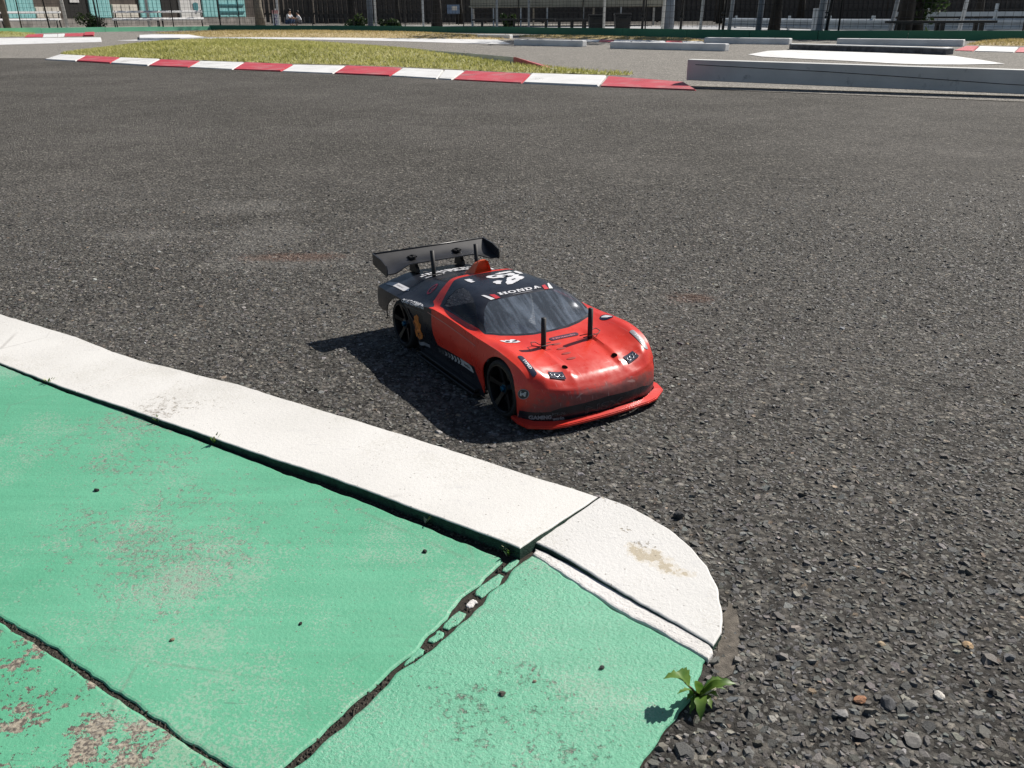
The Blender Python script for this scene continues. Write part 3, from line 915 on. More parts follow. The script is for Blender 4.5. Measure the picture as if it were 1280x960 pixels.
dead = set(pick(bm, ARCH_F, (0, 2), SIDELOW)) | set(pick(bm, ARCH_R, (0, 2), SIDELOW))
bmesh.ops.delete(bm, geom=list(dead), context='FACES')
# --- colour fields (paint): 0 red, 1 black
LF = [(84, 76.5), (61, 101), (61, 125)]
BLACK_SIDE = [(-130, -10), (-130, 125), (49.5, 125), (49.5, 101), (61, 77.2), (82, 74), (83.5, 62), (88, 44), (96, 32.5), (194, 37), (203, 24), (216, 10), (216, -10)]
ROOF = [(61.5, -46), (61.5, 46), (82, 77.3), (120, 77.2), (160, 78), (193, 76), (204, 62), (211.5, 44), (216.5, 24), (218, 0), (216.5, -24), (211.5, -44), (204, -62), (193, -76), (160, -78), (120, -77.2), (82, -77.3)]
REARTOP = [(-130, -110), (51.5, -110), (51.5, 110), (-130, 110)]
allf = lambda f, c: c.x < .23
upp = lambda f, c: c.z > .0735 and c.x < .2 or (c.z > .068 and .19 < c.x < .225 and abs(c.y) < .08)
cut(bm, BLACK_SIDE, (0, 2), allf)
cut(bm, ROOF, (0, 1), upp)
cut(bm, GRILLE, (1, 2), FRONT)
SCR_L = [(-92, 4), (-92, 21), (-62, 22), (-62, 4)]
SCR_R = [(92, 4), (92, 21), (62, 22), (62, 4)]
for q in (SCR_L, SCR_R):
    cut(bm, q, (1, 2), FRONT)
for f in bm.faces:
    f.material_index = 0
    f.smooth = True
for f in pick(bm, BLACK_SIDE, (0, 2), allf):
    f.material_index = 1
for f in pick(bm, ROOF, (0, 1), upp):
    f.material_index = 1
for q in (GRILLE, SCR_L, SCR_R):
    for f in pick(bm, q, (1, 2), FRONT):
        f.material_index = 1
PANEL = [(20, 60.5), (60, 60.5), (75, 15.5), (52, 15.5), (44, 34), (36, 48)]
cut(bm, PANEL, (0, 2), SIDELOW)
for s_ in (-1, 1):
    pf = [f for f in pick(bm, PANEL, (0, 2), SIDELOW) if f.calc_center_median().y * s_ > 0]
    ext = bmesh.ops.extrude_face_region(bm, geom=pf)
    bmesh.ops.delete(bm, geom=pf, context='FACES')
    for v in [e for e in ext['geom'] if isinstance(e, bmesh.types.BMVert)]:
        k = max(0, min(1, (v.co.x - .026) / .05))
        v.co.y -= s_ * (.0012 + .0050 * k)
for f in bm.faces:
    f.smooth = True
BVH = BVHTree.FromBMesh(bm)
# --- take the glazing out into parts of its own
def take(name, faces, mat):
    nb = bmesh.new()
    vm = {}
    for f in faces:
        vs = []
        for v in f.verts:
            if v not in vm:
                vm[v] = nb.verts.new(v.co)
            vs.append(vm[v])
        nf = nb.faces.new(vs)
        nf.smooth = True
    o = bm_obj(name, nb, mat, car)
    return o
scr = pick(bm, SCREEN, (0, 1), TOP)
take('windscreen', scr, M['screen'])
bmesh.ops.delete(bm, geom=scr, context='FACES')
for s_ in (-1, 1):
    gl = [f for f in pick(bm, GLASS_S, (0, 2), SIDE) if f.calc_center_median().y * s_ > 0]
    take('side_window', gl, M['sglass'])
    bmesh.ops.delete(bm, geom=gl, context='FACES')
body = bm_obj('body_shell', bm, [M['red'], M['cblack'], M['inner'], M['inner']], car)
sol = body.modifiers.new('thickness', 'SOLIDIFY')
sol.thickness = .0012
sol.offset = -1
sol.material_offset = 2
es = body.modifiers.new('crease', 'EDGE_SPLIT')
es.split_angle = R(30)

# ---- decals: thin printed vinyl laid on the shell
def hit(u, v, mode):
    if mode == 'top':
        o, d = Vector((u, v, .25)), Vector((0, 0, -1))
    elif mode == 'right':
        o, d = Vector((u, -.25, v)), Vector((0, 1, 0))
    elif mode == 'left':
        o, d = Vector((u, .25, v)), Vector((0, -1, 0))
    else:
        o, d = Vector((.5, u, v)), Vector((-1, 0, 0))
    loc, nor, idx, dist = BVH.ray_cast(o, d)
    if loc is None:
        return None
    if nor.dot(d) > 0:
        nor = -nor
    return loc, nor
def lay(name, verts2, faces, mat, mode, lift=.00035, maxlen=.0022, parent=None):
    b = bmesh.new()
    vs = [b.verts.new((p[0], p[1], 0)) for p in verts2]
    for f in faces:
        try:
            b.faces.new([vs[i] for i in f])
        except ValueError:
            pass
    bmesh.ops.triangulate(b, faces=b.faces[:])
    for _ in range(4):
        es_ = [e for e in b.edges if e.calc_length() > maxlen]
        if not es_:
            break
        bmesh.ops.subdivide_edges(b, edges=es_, cuts=1)
        bmesh.ops.triangulate(b, faces=[f for f in b.faces if len(f.verts) > 3])
    bad = []
    for v in b.verts:
        h_ = hit(v.co.x, v.co.y, mode)
        if h_ is None:
            bad.append(v)
        else:
            v.co = h_[0] + h_[1] * lift
    if bad:
        bmesh.ops.delete(b, geom=bad, context='VERTS')
    bmesh.ops.recalc_face_normals(b, faces=b.faces[:])
    for f in b.faces:
        f.smooth = True
    return bm_obj(name, b, mat, parent or car)
def xf(pts, cx, cy, rot=0.0, sx=1.0, sy=1.0, shear=0.0):
    c, s = math.cos(R(rot)), math.sin(R(rot))
    return [((cx + (x * sx + y * shear) * c - y * sy * s) / 1000, (cy + (x * sx + y * shear) * s + y * sy * c) / 1000) for x, y in pts]
def rrect(w, h, r, n=5):
    out = []
    for cx_, cy_, a0 in ((w / 2 - r, h / 2 - r, 0), (-w / 2 + r, h / 2 - r, 90), (-w / 2 + r, -h / 2 + r, 180), (w / 2 - r, -h / 2 + r, 270)):
        for i in range(n + 1):
            a = R(a0 + 90 * i / n)
            out.append((cx_ + r * math.cos(a), cy_ + r * math.sin(a)))
    return out
def patch(name, pts, mat, mode, lift=.00035, parent=None):
    return lay(name, pts, [tuple(range(len(pts)))], mat, mode, lift, parent=parent)
def text_mesh(s, bold=0.0):
    cu = bpy.data.curves.new('lettering', 'FONT')
    cu.body = s
    cu.size = 1.0
    cu.align_x = 'CENTER'
    cu.align_y = 'CENTER'
    cu.offset = bold
    cu.resolution_u = 3
    ob = bpy.data.objects.new('lettering', cu)
    col.objects.link(ob)
    dg = bpy.context.evaluated_depsgraph_get()
    me = ob.evaluated_get(dg).to_mesh()
    vs = [(v.co.x, v.co.y) for v in me.vertices]
    fs = [tuple(p.vertices) for p in me.polygons]
    ob.evaluated_get(dg).to_mesh_clear()
    bpy.data.objects.remove(ob)
    bpy.data.curves.remove(cu)
    w = max(v[0] for v in vs) - min(v[0] for v in vs)
    h_ = max(v[1] for v in vs) - min(v[1] for v in vs)
    x0 = (max(v[0] for v in vs) + min(v[0] for v in vs)) / 2
    y0 = (max(v[1] for v in vs) + min(v[1] for v in vs)) / 2
    return [((x - x0) / w, (y - y0) / h_) for x, y in vs], fs
def text(name, s, w, h_, cx, cy, rot, mat, mode, lift=.0006, bold=.02, flip=1, parent=None, shear=0.0):
    vs, fs = text_mesh(s, bold)
    vs = [(x * w * flip, y * h_) for x, y in vs]
    return lay(name, xf(vs, cx, cy, rot, shear=shear), fs, mat, mode, lift, parent=parent)
# slab-serif letters for the screen banner, on a 10 x 10 grid
def rects(*rs):
    v, f = [], []
    for x0, y0, x1, y1 in rs:
        k = len(v)
        v += [(x0, y0), (x1, y0), (x1, y1), (x0, y1)]
        f.append((k, k + 1, k + 2, k + 3))
    return v, f
def ringO(cx, cy, rx, ry, tx, ty, n=20):
    v = [(cx + rx * math.cos(2 * math.pi * i / n), cy + ry * math.sin(2 * math.pi * i / n)) for i in range(n)]
    v += [(cx + (rx - tx) * math.cos(2 * math.pi * i / n), cy + (ry - ty) * math.sin(2 * math.pi * i / n)) for i in range(n)]
    return v, [(i, (i + 1) % n, n + (i + 1) % n, n + i) for i in range(n)]
def joinvf(*parts):
    v, f = [], []
    for pv, pf in parts:
        k = len(v)
        v += pv
        f += [tuple(i + k for i in q) for q in pf]
    return v, f
GLY = {
 'H': rects((1, 0, 4, 10), (8, 0, 11, 10), (4, 4.2, 8, 6), (0, 0, 5, 1.6), (0, 8.4, 5, 10), (7, 0, 12, 1.6), (7, 8.4, 12, 10)),
 'O': ringO(6, 5, 6, 5, 3, 1.6),
 'N': joinvf(rects((1, 0, 3.2, 10), (8.8, 0, 11, 10), (0, 0, 4.4, 1.5), (7.6, 8.5, 12, 10)), ([(1, 10), (4.2, 10), (11, 0), (7.8, 0)], [(0, 1, 2, 3)])),
 'D': joinvf(rects((1, 0, 4, 10), (0, 0, 5, 1.6), (0, 8.4, 5, 10)), ([(4, 10), (7, 10), (10, 8.6), (11.4, 5), (10, 1.4), (7, 0), (4, 0), (4, 1.7), (6.5, 1.7), (8, 2.8), (8.4, 5), (8, 7.2), (6.5, 8.3), (4, 8.3)], [(0, 1, 12, 13), (1, 2, 11, 12), (2, 3, 10, 11), (3, 4, 9, 10), (4, 5, 8, 9), (5, 6, 7, 8)])),
 'A': joinvf(([(4.6, 10), (7.4, 10), (11, 0), (7.8, 0), (6, 6.6), (3.4, 0), (1, 0)], [(0, 1, 4), (0, 4, 5, 6), (1, 2, 3, 4)]), rects((3, 2.6, 8.6, 4.2), (0, 0, 4.4, 1.5), (6.8, 0, 12, 1.5))),
}
def banner_text(word, w, h_, fx):
    allp = []
    pen = 0
    parts = []
    for ch in word:
        v, f = GLY[ch]
        parts.append(([(x + pen, y) for x, y in v], f))
        pen += 13.2
    v, f = joinvf(*parts)
    return [((x - (pen - 1.2) / 2) / (pen - 1.2) * w, (y - 5) / 10 * h_) for x, y in v], f
drng = random.Random(5)
def arc(pts, k, y0=0.0):
    return [(x - k * ((y - y0) * 1000) ** 2 / 1000, y) for x, y in pts]
def jag(pts, amp=1.0, step=2.5):
    """torn-edged outline, millimetres"""
    q = densify([(a, b) for a, b in pts], step)
    return [(a + drng.uniform(-amp, amp), b + drng.uniform(-amp, amp)) for a, b in q]
mm = lambda pts: [(a / 1000, b / 1000) for a, b in pts]
# windscreen banner
v_, f_ = banner_text('HONDA', 59, 6.6, 0)
lay('banner_letters', arc(xf(v_, 147.8, .5, 90), .0030), f_, M['st_white'], 'top', .0006)
patch('banner_underline', arc(mm([(153.4, -14), (154.3, -14), (154.3, 0), (154.3, 14), (153.4, 14), (153.4, 0)]), .003), M['st_grey'], 'top', .0006)
for s_ in (-1, 1):
    patch('banner_stripe', mm([(137.2, s_ * 48.6), (139.2, s_ * 45.2), (153.0, s_ * 38.8), (153.2, s_ * 44.4)]), M['st_white'], 'top', .0006)
    patch('banner_stripe', mm([(141.6, s_ * 40.0), (143.6, s_ * 34.0), (153.6, s_ * 31.6), (153.6, s_ * 38.0)]), M['st_red'], 'top', .0006)
# roof: torn white graphic, small white tabs
for pts in ([(79, 4), (76, 16), (75, 29), (80, 31), (83, 22), (84, 8)],
            [(84, -8), (87, 6), (90, 12), (86, 24), (90, 27), (98, 20), (97, 10), (101, 4), (98, -6), (93, -12), (88, -14)],
            [(93, 24), (97, 30), (103, 25), (99, 19)],
            [(103, 10), (100, 20), (104, 29), (110, 30), (116, 22), (121, 12), (126, 2), (126, -5), (119, -4), (113, 2), (108, 4)],
            [(109, -16), (107, -8), (112, -3), (116, -8), (121, -12), (118, -16)]):
    patch('roof_graphic', mm(jag(pts, .9)), M['st_white'], 'top', .0005)
for pts in ([(95, 6), (94, 13), (97, 14), (98, 8)], [(112, 9), (110, 15), (113, 16), (115, 10)], [(90, -7), (89, 0), (92, 1), (93, -5)]):
    patch('roof_graphic_hole', mm(jag(pts, .5)), M['st_black'], 'top', .0009)
for s_ in (-1, 1):
    patch('roof_tab', mm([(75.6, s_ * 38.2), (79, s_ * 32.4), (87, s_ * 31.5), (86.5, s_ * 34.4), (94, s_ * 32.4), (94, s_ * 38), (86, s_ * 39)]), M['st_white'], 'top', .0005)
# white lettered band over the tail, unreadable in the photograph
x0 = -47
for k in range(15):
    y = -45 + k * 5.9
    for r_ in range(3):
        if drng.random() < .86:
            xa = -50 + r_ * 8.2 + (8 if y < -20 and r_ == 2 else 0)
            w_, h2 = drng.uniform(3.4, 6.4), drng.uniform(4.5, 8.4)
            patch('tail_print', mm(jag([(xa, y), (xa + h2, y + .4), (xa + h2, y + w_), (xa, y + w_ - .3)], .5, 3)), M['st_white'], 'top', .0005)
# stickers along the rear wing line
for s_ in (-1, 1):
    o = patch('fender_sticker', mm([(-73, s_ * 82.6), (-74, s_ * 75.4), (-58.6, s_ * 70.6), (-18.5, s_ * 71.2), (-13, s_ * 75.5), (-21, s_ * 80), (-49.6, s_ * 79.8)]), M['st_white'], 'top', .0005)
    text('sticker_letters', 'HPIRAC', 22, 2.6, -40, s_ * 75.2, 0 if s_ < 0 else 180, M['st_grey'], 'top', .0008, 0, parent=o)
for s_, md in ((-1, 'right'), (1, 'left')):
    fl = 1 if s_ < 0 else -1
    text('side_lettering', 'QUAT COMPUTER', 61, 3.9, 33, 68.4, 5.0 * 1.0, M['st_white'], md, .0006, .03, fl) if fl == 1 else text('side_lettering', 'QUAT COMPUTER', 61, 3.9, 33, 68.4, 5.0, M['st_white'], md, .0006, .03, -1)
    patch('swage_line', mm([(-4, 61.8), (30, 63.8), (66, 65.4), (66, 64.6), (30, 63.0), (-4, 61.0)]), M['st_dgrey'], md, .0005)
    # emblem on the quarter
    ring = [(33 + 6.6 * math.cos(a), 84 + 5.6 * math.sin(a)) for a in [2 * math.pi * i / 22 for i in range(22)]]
    ring2 = [(33 + 4.9 * math.cos(a), 84 + 3.9 * math.sin(a)) for a in [2 * math.pi * i / 22 for i in range(22)]]
    lay('quarter_emblem', mm(ring + ring2), [(i, (i + 1) % 22, 22 + (i + 1) % 22, 22 + i) for i in range(22)], M['st_crimson'], md, .0006)
    patch('quarter_emblem', mm([(29.5, 80.5), (35, 85), (35.5, 88), (37, 85.5), (36, 83), (33, 83)]), M['st_crimson'], md, .0006)
    # plain flame-coloured print and white bar on the intake panel
    patch('panel_print', mm(jag([(36, 53), (41, 57), (45, 54), (44, 49), (49, 45), (47, 38), (51, 31), (48, 25), (43, 28), (40, 25), (39, 33), (41, 40), (37, 45)], .8, 3)), M['st_orange'], md, .0005)
    patch('panel_bar', mm([(45, 22), (67, 21.5), (68.5, 17.5), (47, 17.5)]), M['st_grey'], md, .0006)
    # arrow strip under the door
    ch_ = []
    for k in range(7):
        xk = 97 + k * 8.6
        zk_ = 26.4 + k * .62
        hh_ = 2.3 + k * .25
        patch('arrow_mark', mm([(xk, zk_ + hh_), (xk + 4.8, zk_ + hh_ + .3), (xk + 8.2, zk_), (xk + 4.8, zk_ - hh_), (xk, zk_ - hh_), (xk + 3.4, zk_)]), M['st_dgrey'] if k < 2 else (M['st_grey'] if k < 4 else M['st_lgrey']), md, .0005)
    bar = patch('arrow_plate', mm([(157, 35.4), (180, 36.0), (188, 34.4), (192, 29.2), (191, 28.0), (157, 27.2), (160.4, 31)]), M['st_lgrey'], md, .0005)
    text('plate_letters', 'turbo', 15, 3.0, 175, 31.6, 1, M['st_black'], md, .0008, .03, fl, parent=bar)
    text('sill_lettering', 'type racing', 30, 1.7, 171, 18.6, 3, M['st_dgrey'], md, .0005, .02, fl)
    patch('door_highlight', mm([(73, 69.4), (120, 67.6), (198, 64.0), (198, 63.3), (120, 66.8), (73, 68.6)]), M['hl_pinkline'], md, .0005)  # highlight on the door crease, painted as a pale line
    # fender ovals
    o = patch('fender_oval', xf(rrect(30, 6.2, 2.4), 284, s_ * 76.0, s_ * -2), M['st_navy'] if s_ < 0 else M['st_grey'], 'top', .0005)
    text('oval_letters', 'TYPED', 15, 3.4, 284, s_ * 76.0, s_ * -2, M['st_white'], 'top', .0008, .03, parent=o)
# round badge on the nose side and on the far wing
for s_, md in ((-1, 'right'), (1, 'left')):
    c_ = [(297 + 4.9 * math.cos(2 * math.pi * i / 24), 40.5 + 5.6 * math.sin(2 * math.pi * i / 24)) for i in range(24)]
    c2 = [(297 + 4.4 * math.cos(2 * math.pi * i / 24), 40.5 + 5.0 * math.sin(2 * math.pi * i / 24)) for i in range(24)]
    o = patch('round_badge', mm(c2), M['st_black'], md, .0005)
    lay('badge_ring', mm(c_ + c2), [(i, (i + 1) % 24, 24 + (i + 1) % 24, 24 + i) for i in range(24)], M['st_grey'], md, .0006, parent=o)
    text('badge_letter', 'M', 5.0, 5.0, 297, 40.8, 0, M['st_lgrey'], md, .0008, .05, 1 if s_ < 0 else -1, parent=o)
c_ = [(219.5 + 8.2 * math.cos(2 * math.pi * i / 26), 78.2 + 8.2 * math.sin(2 * math.pi * i / 26)) for i in range(26)]
o = patch('round_badge', mm(c_), M['st_navy'], 'top', .0005)
patch('badge_zigzag', mm([(214, 74.6), (215.8, 73.2), (223, 77), (217.2, 79), (224.2, 82.6), (222.6, 84.2), (214.2, 79.6), (219.6, 77.6)]), M['st_white'], 'top', .0008, parent=o)
# bonnet stickers
o = patch('bonnet_pill', arc(xf(rrect(40, 6.6, 3.2), 235.4, 5.6, 90), .0020, .0056), M['st_purple'], 'top', .0005)
vs_, fs_ = text_mesh('Nintendo', .03)
lay('pill_letters', arc(xf([(a * 31, b * 3.4) for a, b in vs_], 235.6, 5.0, 90), .0020, .0056), fs_, M['st_pink'], 'top', .0008, parent=o)
o = patch('torn_sticker', mm(jag([(218, -71), (217, -62), (218, -52), (223, -48.5), (227, -50), (228, -57), (226, -64), (222, -69)], 1.2, 3)), M['st_white'], 'top', .0005)
for pts in ([(221, -66), (220, -60), (223, -60), (224, -65)], [(222, -57), (221.5, -51), (224, -51), (224.5, -56)], [(225.5, -61), (225, -58), (227, -58)]):
    patch('sticker_print', mm(jag(pts, .4)), M['st_navy'], 'top', .0009, parent=o)
# nose lettering
text('nose_lettering', 'GAMING', 20, 4.8, -76, 15.6, 2, M['st_grey'], 'front', .0006, .05)
text('nose_lettering', 'works.', 13, 4.4, -58.5, 13.6, 0, M['st_grey'], 'front', .0006, .05)
text('nose_lettering', 'MT-76', 14, 3.0, -58.5, 19.0, 0, M['st_dgrey'], 'front', .0006, .03)
vs_, fs_ = text_mesh('NSX', .0)
text('grille_lettering', 'NSX', 51, 8.6, -3, 18.6, 0, M['st_dgrey'], 'front', .0005, .02)
text('grille_lettering', 'NSX', 49.6, 7.4, -3, 18.6, 0, M['st_black'], 'front', .0009, -.012)


# ---- interior seen through the glazing
box('chassis_plate', (.125, 0, .010), (.40, .085, .003), M['cblack_matt'], car)
box('battery_pack', (.135, .030, .026), (.13, .034, .024), M['st_navy'], car, bev=.002)
box('speed_controller', (.165, -.028, .028), (.034, .03, .020), M['blue_part'], car, bev=.002)
box('receiver', (.105, -.028, .024), (.036, .026, .014), M['cblack_matt'], car, bev=.001)
box('motor_guard', (.03, .0, .032), (.05, .09, .03), M['cblack_matt'], car, bev=.003)
tube('wiring', [(.17, -.03, .036), (.185, -.01, .047), (.17, .012, .05), (.14, .03, .043)], .0016, M['blue_part'], car, 6)
tube('wiring', [(.16, -.02, .036), (.15, 0, .05), (.12, .01, .048), (.10, .026, .04)], .0014, M['steel'], car, 6)
for x in (.257, 0):
    tube('axle', [(x, -.085, .0325), (x, .085, .0325)], .004, M['cblack_matt'], car, 8)
# ---- sill steps along both sides
for s_ in (-1, 1):
    bm2 = bmesh.new()
    pts = [(.049, .0925), (.205, .0935)]
    for (z0, z1, yo) in ((.004, .0075, .0985), (.009, .0125, .0962)):
        v = []
        for (x, y) in ((.052, .080), (.206, .080), (.203, yo), (.056, yo - .001)):
            v.append((x, y * s_, z0)); 
        top_ = [bm2.verts.new((a, b, z1)) for a, b, c in v]
        low_ = [bm2.verts.new(p) for p in v]
        bm2.faces.new(top_); bm2.faces.new(low_[::-1])
        for i in range(4):
            bm2.faces.new((top_[i], low_[i], low_[(i + 1) % 4], top_[(i + 1) % 4]))
    bmesh.ops.recalc_face_normals(bm2, faces=bm2.faces[:])
    bmesh.ops.bevel(bm2, geom=bm2.edges[:], offset=.0006, segments=1, affect='EDGES')
    bm_obj('side_skirt', bm2, M['sill'], car)
# ---- front splitter
def splitter():
    o = [(282, 96), (297, 97.5), (312, 93.5), (326, 72), (331.5, 55), (334, 30), (335, 0)]
    i_ = [(282, 90), (297, 89), (308, 82), (318, 64), (324.5, 50), (327, 28), (328, 0)]
    zo = [11, 11, 10, 9.3, 10.2, 10.8, 10.8]
    zi = [11, 12.5, 12.2, 11.5, 12.2, 12.8, 12.8]
    def full_(l, z): 
        a = [(x, y, q) for (x, y), q in zip(l, z)]
        return [(x, -y, q) for x, y, q in a] + a[-2::-1]
    O, I = np.array(full_(o, zo)) / 1000, np.array(full_(i_, zi)) / 1000
    par = np.linspace(0, 1, len(O))
    # keep the kinks: linear resample, light rounding by the bevel below
    def lin(A, n=49):
        q = np.linspace(0, 1, n)
        return np.stack([np.interp(q, par, A[:, k]) for k in range(3)], 1)
    O, I = lin(O), lin(I)
    b = bmesh.new()
    rowsv = []
    for off_in, src, dz in ((0, I, 0.0), (0, O, 0.0), (0, O, -.0036), (0, I, -.0060)):
        rowsv.append([b.verts.new((p[0], p[1], p[2] + dz)) for p in src])
    for a_ in range(4):
        r0, r1 = rowsv[a_], rowsv[(a_ + 1) % 4]
        for k in range(len(r0) - 1):
            b.faces.new((r0[k], r0[k + 1], r1[k + 1], r1[k]))
    b.faces.new([r[0] for r in rowsv]); b.faces.new([r[-1] for r in rowsv][::-1])
    bmesh.ops.recalc_face_normals(b, faces=b.faces[:])
    es_ = [e for e in b.edges if len(e.link_faces) == 2 and e.calc_face_angle() > .5]
    bmesh.ops.bevel(b, geom=es_, offset=.0009, segments=2, affect='EDGES')
    return bm_obj('front_splitter', b, M['splitter'], car, smooth=False)
splitter()
# ---- wheels
def wheel(x, s_):
    w = empty('wheel', (x, s_ * .081, .0325), 0, parent=car)
    b = bmesh.new()
    # tyre, turned about y; outer side = +h * s_
    prof = [(.0275, -.0125), (.0300, -.0128), (.0318, -.0112), (.0325, -.0085), (.0325, .0085), (.0318, .0112), (.0300, .0128), (.0275, .0125), (.0268, .010), (.0268, -.010)]
    bm_lathe(b, [(r, h * s_) for r, h in prof], 'y', 40, True)
    bmesh.ops.recalc_face_normals(b, faces=b.faces[:])
    bm_obj('tyre', b, M['rubber'], w, True)
    b = bmesh.new()
    bm_lathe(b, [(r, h * s_) for r, h in [(.0275, .0126), (.0262, .0128), (.0255, .0118), (.0248, .006), (.0240, -.011), (.0262, -.012), (.0272, -.0120), (.0272, .0105)]], 'y', 40, True)
    # five spokes
    for k in range(5):
        a = 2 * math.pi * k / 5 + .45
        rad = Vector((math.cos(a), 0, math.sin(a)))
        tan = Vector((-math.sin(a), 0, math.cos(a)))
        vs = []
        for (r, hw, y0, y1) in ((.0045, .0030, .0070, .0035), (.014, .0024, .0088, .005), (.0252, .0034, .0118, .008)):
            for (sg, yy) in ((-1, y1), (1, y1), (1, y0), (-1, y0)):
                q = rad * r + tan * hw * sg
                vs.append(b.verts.new((q.x, yy * s_, q.z)))
        for q in range(2):
            for e in range(4):
                b.faces.new((vs[q * 4 + e], vs[q * 4 + (e + 1) % 4], vs[q * 4 + 4 + (e + 1) % 4], vs[q * 4 + 4 + e]))
        b.faces.new(vs[0:4]); b.faces.new(vs[8:12])
    bm_lathe(b, [(.0001, .0086 * s_), (.0068, .0084 * s_), (.0075, .0060 * s_), (.0075, .0), (.0001, 0)], 'y', 20)
    bmesh.ops.recalc_face_normals(b, faces=b.faces[:])
    rm = bm_obj('rim', b, M['rim'], w)
    b = bmesh.new()
    bm_lathe(b, [(.0001, .0118 * s_), (.0030, .0116 * s_), (.0036, .0105 * s_), (.0036, .0086 * s_), (.0056, .0084 * s_), (.0056, .0078 * s_)], 'y', 6)
    bmesh.ops.recalc_face_normals(b, faces=b.faces[:])
    bm_obj('wheel_nut', b, M['nut'], w)
    # brake disc behind the spokes
    b = bmesh.new()
    bm_lathe(b, [(.0001, .001 * s_), (.0225, .001 * s_), (.0225, -.001 * s_), (.0001, -.001 * s_)], 'y', 28)
    bm_obj('disc', b, M['cblack_matt'], w)
    return w
for x in (0, .257):
    for s_ in (-1, 1):
        wheel(x, s_)
# black inner arches so that nothing shines through
for x in (.253,):
    for s_ in (-1, 1):
        b = bmesh.new()
        prof = circ(x * 1000, 29, 39.5, -20, 200, 16)
        a_ = [b.verts.new((p[0] / 1000, s_ * .0885, p[1] / 1000)) for p in prof]
        c_ = [b.verts.new((p[0] / 1000, s_ * .058, min(p[1] / 1000, .062))) for p in prof]
        for i in range(len(prof) - 1):
            b.faces.new((a_[i], a_[i + 1], c_[i + 1], c_[i]))
        bm_obj('arch_liner', b, M['cblack_matt'], car)
# ---- body posts and their clips
def post(x, y, z0, z1, tilt=(0, 0)):
    p_ = tube('body_post', [(x - tilt[0] * .02, y, z0 - .02), (x + tilt[0] * (z1 - z0), y + tilt[1], z1)], [.0030, .0029], M['cblack_matt'], car, 10)
    zc = z0 + .0022
    loop = [(x - .001, y - .004, zc)]
    d = 1 if y > 0 else -1
    tube('body_clip', [(x + .0036, y - d * .012, zc), (x + .0036, y + d * .004, zc + .0005), (x + .003, y + d * .010, zc + .001), (x - .001, y + d * .015, zc + .002), (x - .006, y + d * .013, zc + .004), (x - .0065, y + d * .007, zc + .003), (x - .0036, y + d * .003, zc), (x - .0036, y - d * .012, zc)], .00055, M['cblack_matt'], p_, 5)
for s_ in (-1, 1):
    post(.2490, s_ * .0322, .0672, .1015)
    post(-.0200, s_ * .0335, .0845, .1190, (-.1, 0))
# ---- bonnet holes and louvres
for s_ in (-1, 1):
    h_ = hit(.2940, s_ * .0338, 'top')
    b = bmesh.new()
    bm_lathe(b, [(.0001, .00015), (.0033, .00015), (.0034, .0)], 'z', 14)
    o = bm_obj('post_hole', b, M['hole'], car)
    o.location = h_[0] + h_[1] * .0002
    o.rotation_euler = h_[1].to_track_quat('Z', 'X').to_euler()
for k in range(4):
    x, y = .246 + .0115 * k, -.0125 - .0012 * k
    h_ = hit(x, y, 'top')
    b = bmesh.new()
    bmesh.ops.create_uvsphere(b, u_segments=12, v_segments=8, radius=1.0)
    bmesh.ops.scale(b, vec=(.0024, .0065, .0007), verts=b.verts[:])
    o = bm_obj('bonnet_louvre', b, M['louvre'], car, True)
    o.location = h_[0]
    o.rotation_euler = (0, R(8), 0)
# ---- lamps
for s_ in (-1, 1):
    pts = [(x_ / 1000, s_ * y_ / 1000) for x_, y_ in ((299.5, 41), (295.8, 57.5), (304.8, 60.2), (309, 42.5))]
    hl = patch('headlight', pts, M['st_navy'], 'top', .0009)
    for k, (a, b_, rr) in enumerate(((304.2, 46.0, 2.5), (302.6, 51.2, 2.9), (301.0, 56.0, 1.9))):
        h_ = hit(a / 1000, s_ * b_ / 1000, 'top')
        bb = bmesh.new()
        bm_lathe(bb, [(rr * .72e-3, .0002), (rr * .84e-3, .0007), (rr * 1e-3, .0006), (rr * 1.03e-3, 0)], 'z', 16)
        o = bm_obj('lamp_ring', bb, M['lamp_grey'], hl, True)
        o.location = h_[0] + h_[1] * .0009
        o.rotation_euler = h_[1].to_track_quat('Z', 'X').to_euler()
# ---- roof scoop
def scoop():
    b = bmesh.new()
    front = [(56, -13, 103), (58, -7, 117.2), (58.3, -4, 119.3), (58.3, 4, 119.3), (58, 7, 117.2), (56, 13, 103)]
    mid = [(42, -14, 99), (44, -7, 112.5), (44, -3.5, 114.5), (44, 3.5, 114.5), (44, 7, 112.5), (42, 14, 99)]
    rear = [(20, -10, 93), (22, -4.5, 98), (22, -2, 99), (22, 2, 99), (22, 4.5, 98), (20, 10, 93)]
    rows_ = [[b.verts.new(tuple(c / 1000 for c in p)) for p in r_] for r_ in (front, mid, rear)]
    for r0, r1 in zip(rows_, rows_[1:]):
        for k in range(5):
            b.faces.new((r0[k], r0[k + 1], r1[k + 1], r1[k]))
    fr = b.faces.new(rows_[0][::-1])
    b.faces.new(rows_[2])
    bmesh.ops.recalc_face_normals(b, faces=b.faces[:])
    es_ = [e for e in b.edges if len(e.link_faces) == 2 and e.calc_face_angle() > .4]
    bmesh.ops.inset_individual(b, faces=[fr], thickness=.0016, depth=-.006)
    o = bm_obj('roof_scoop', b, M['scoop'], car)
    return o
scoop()
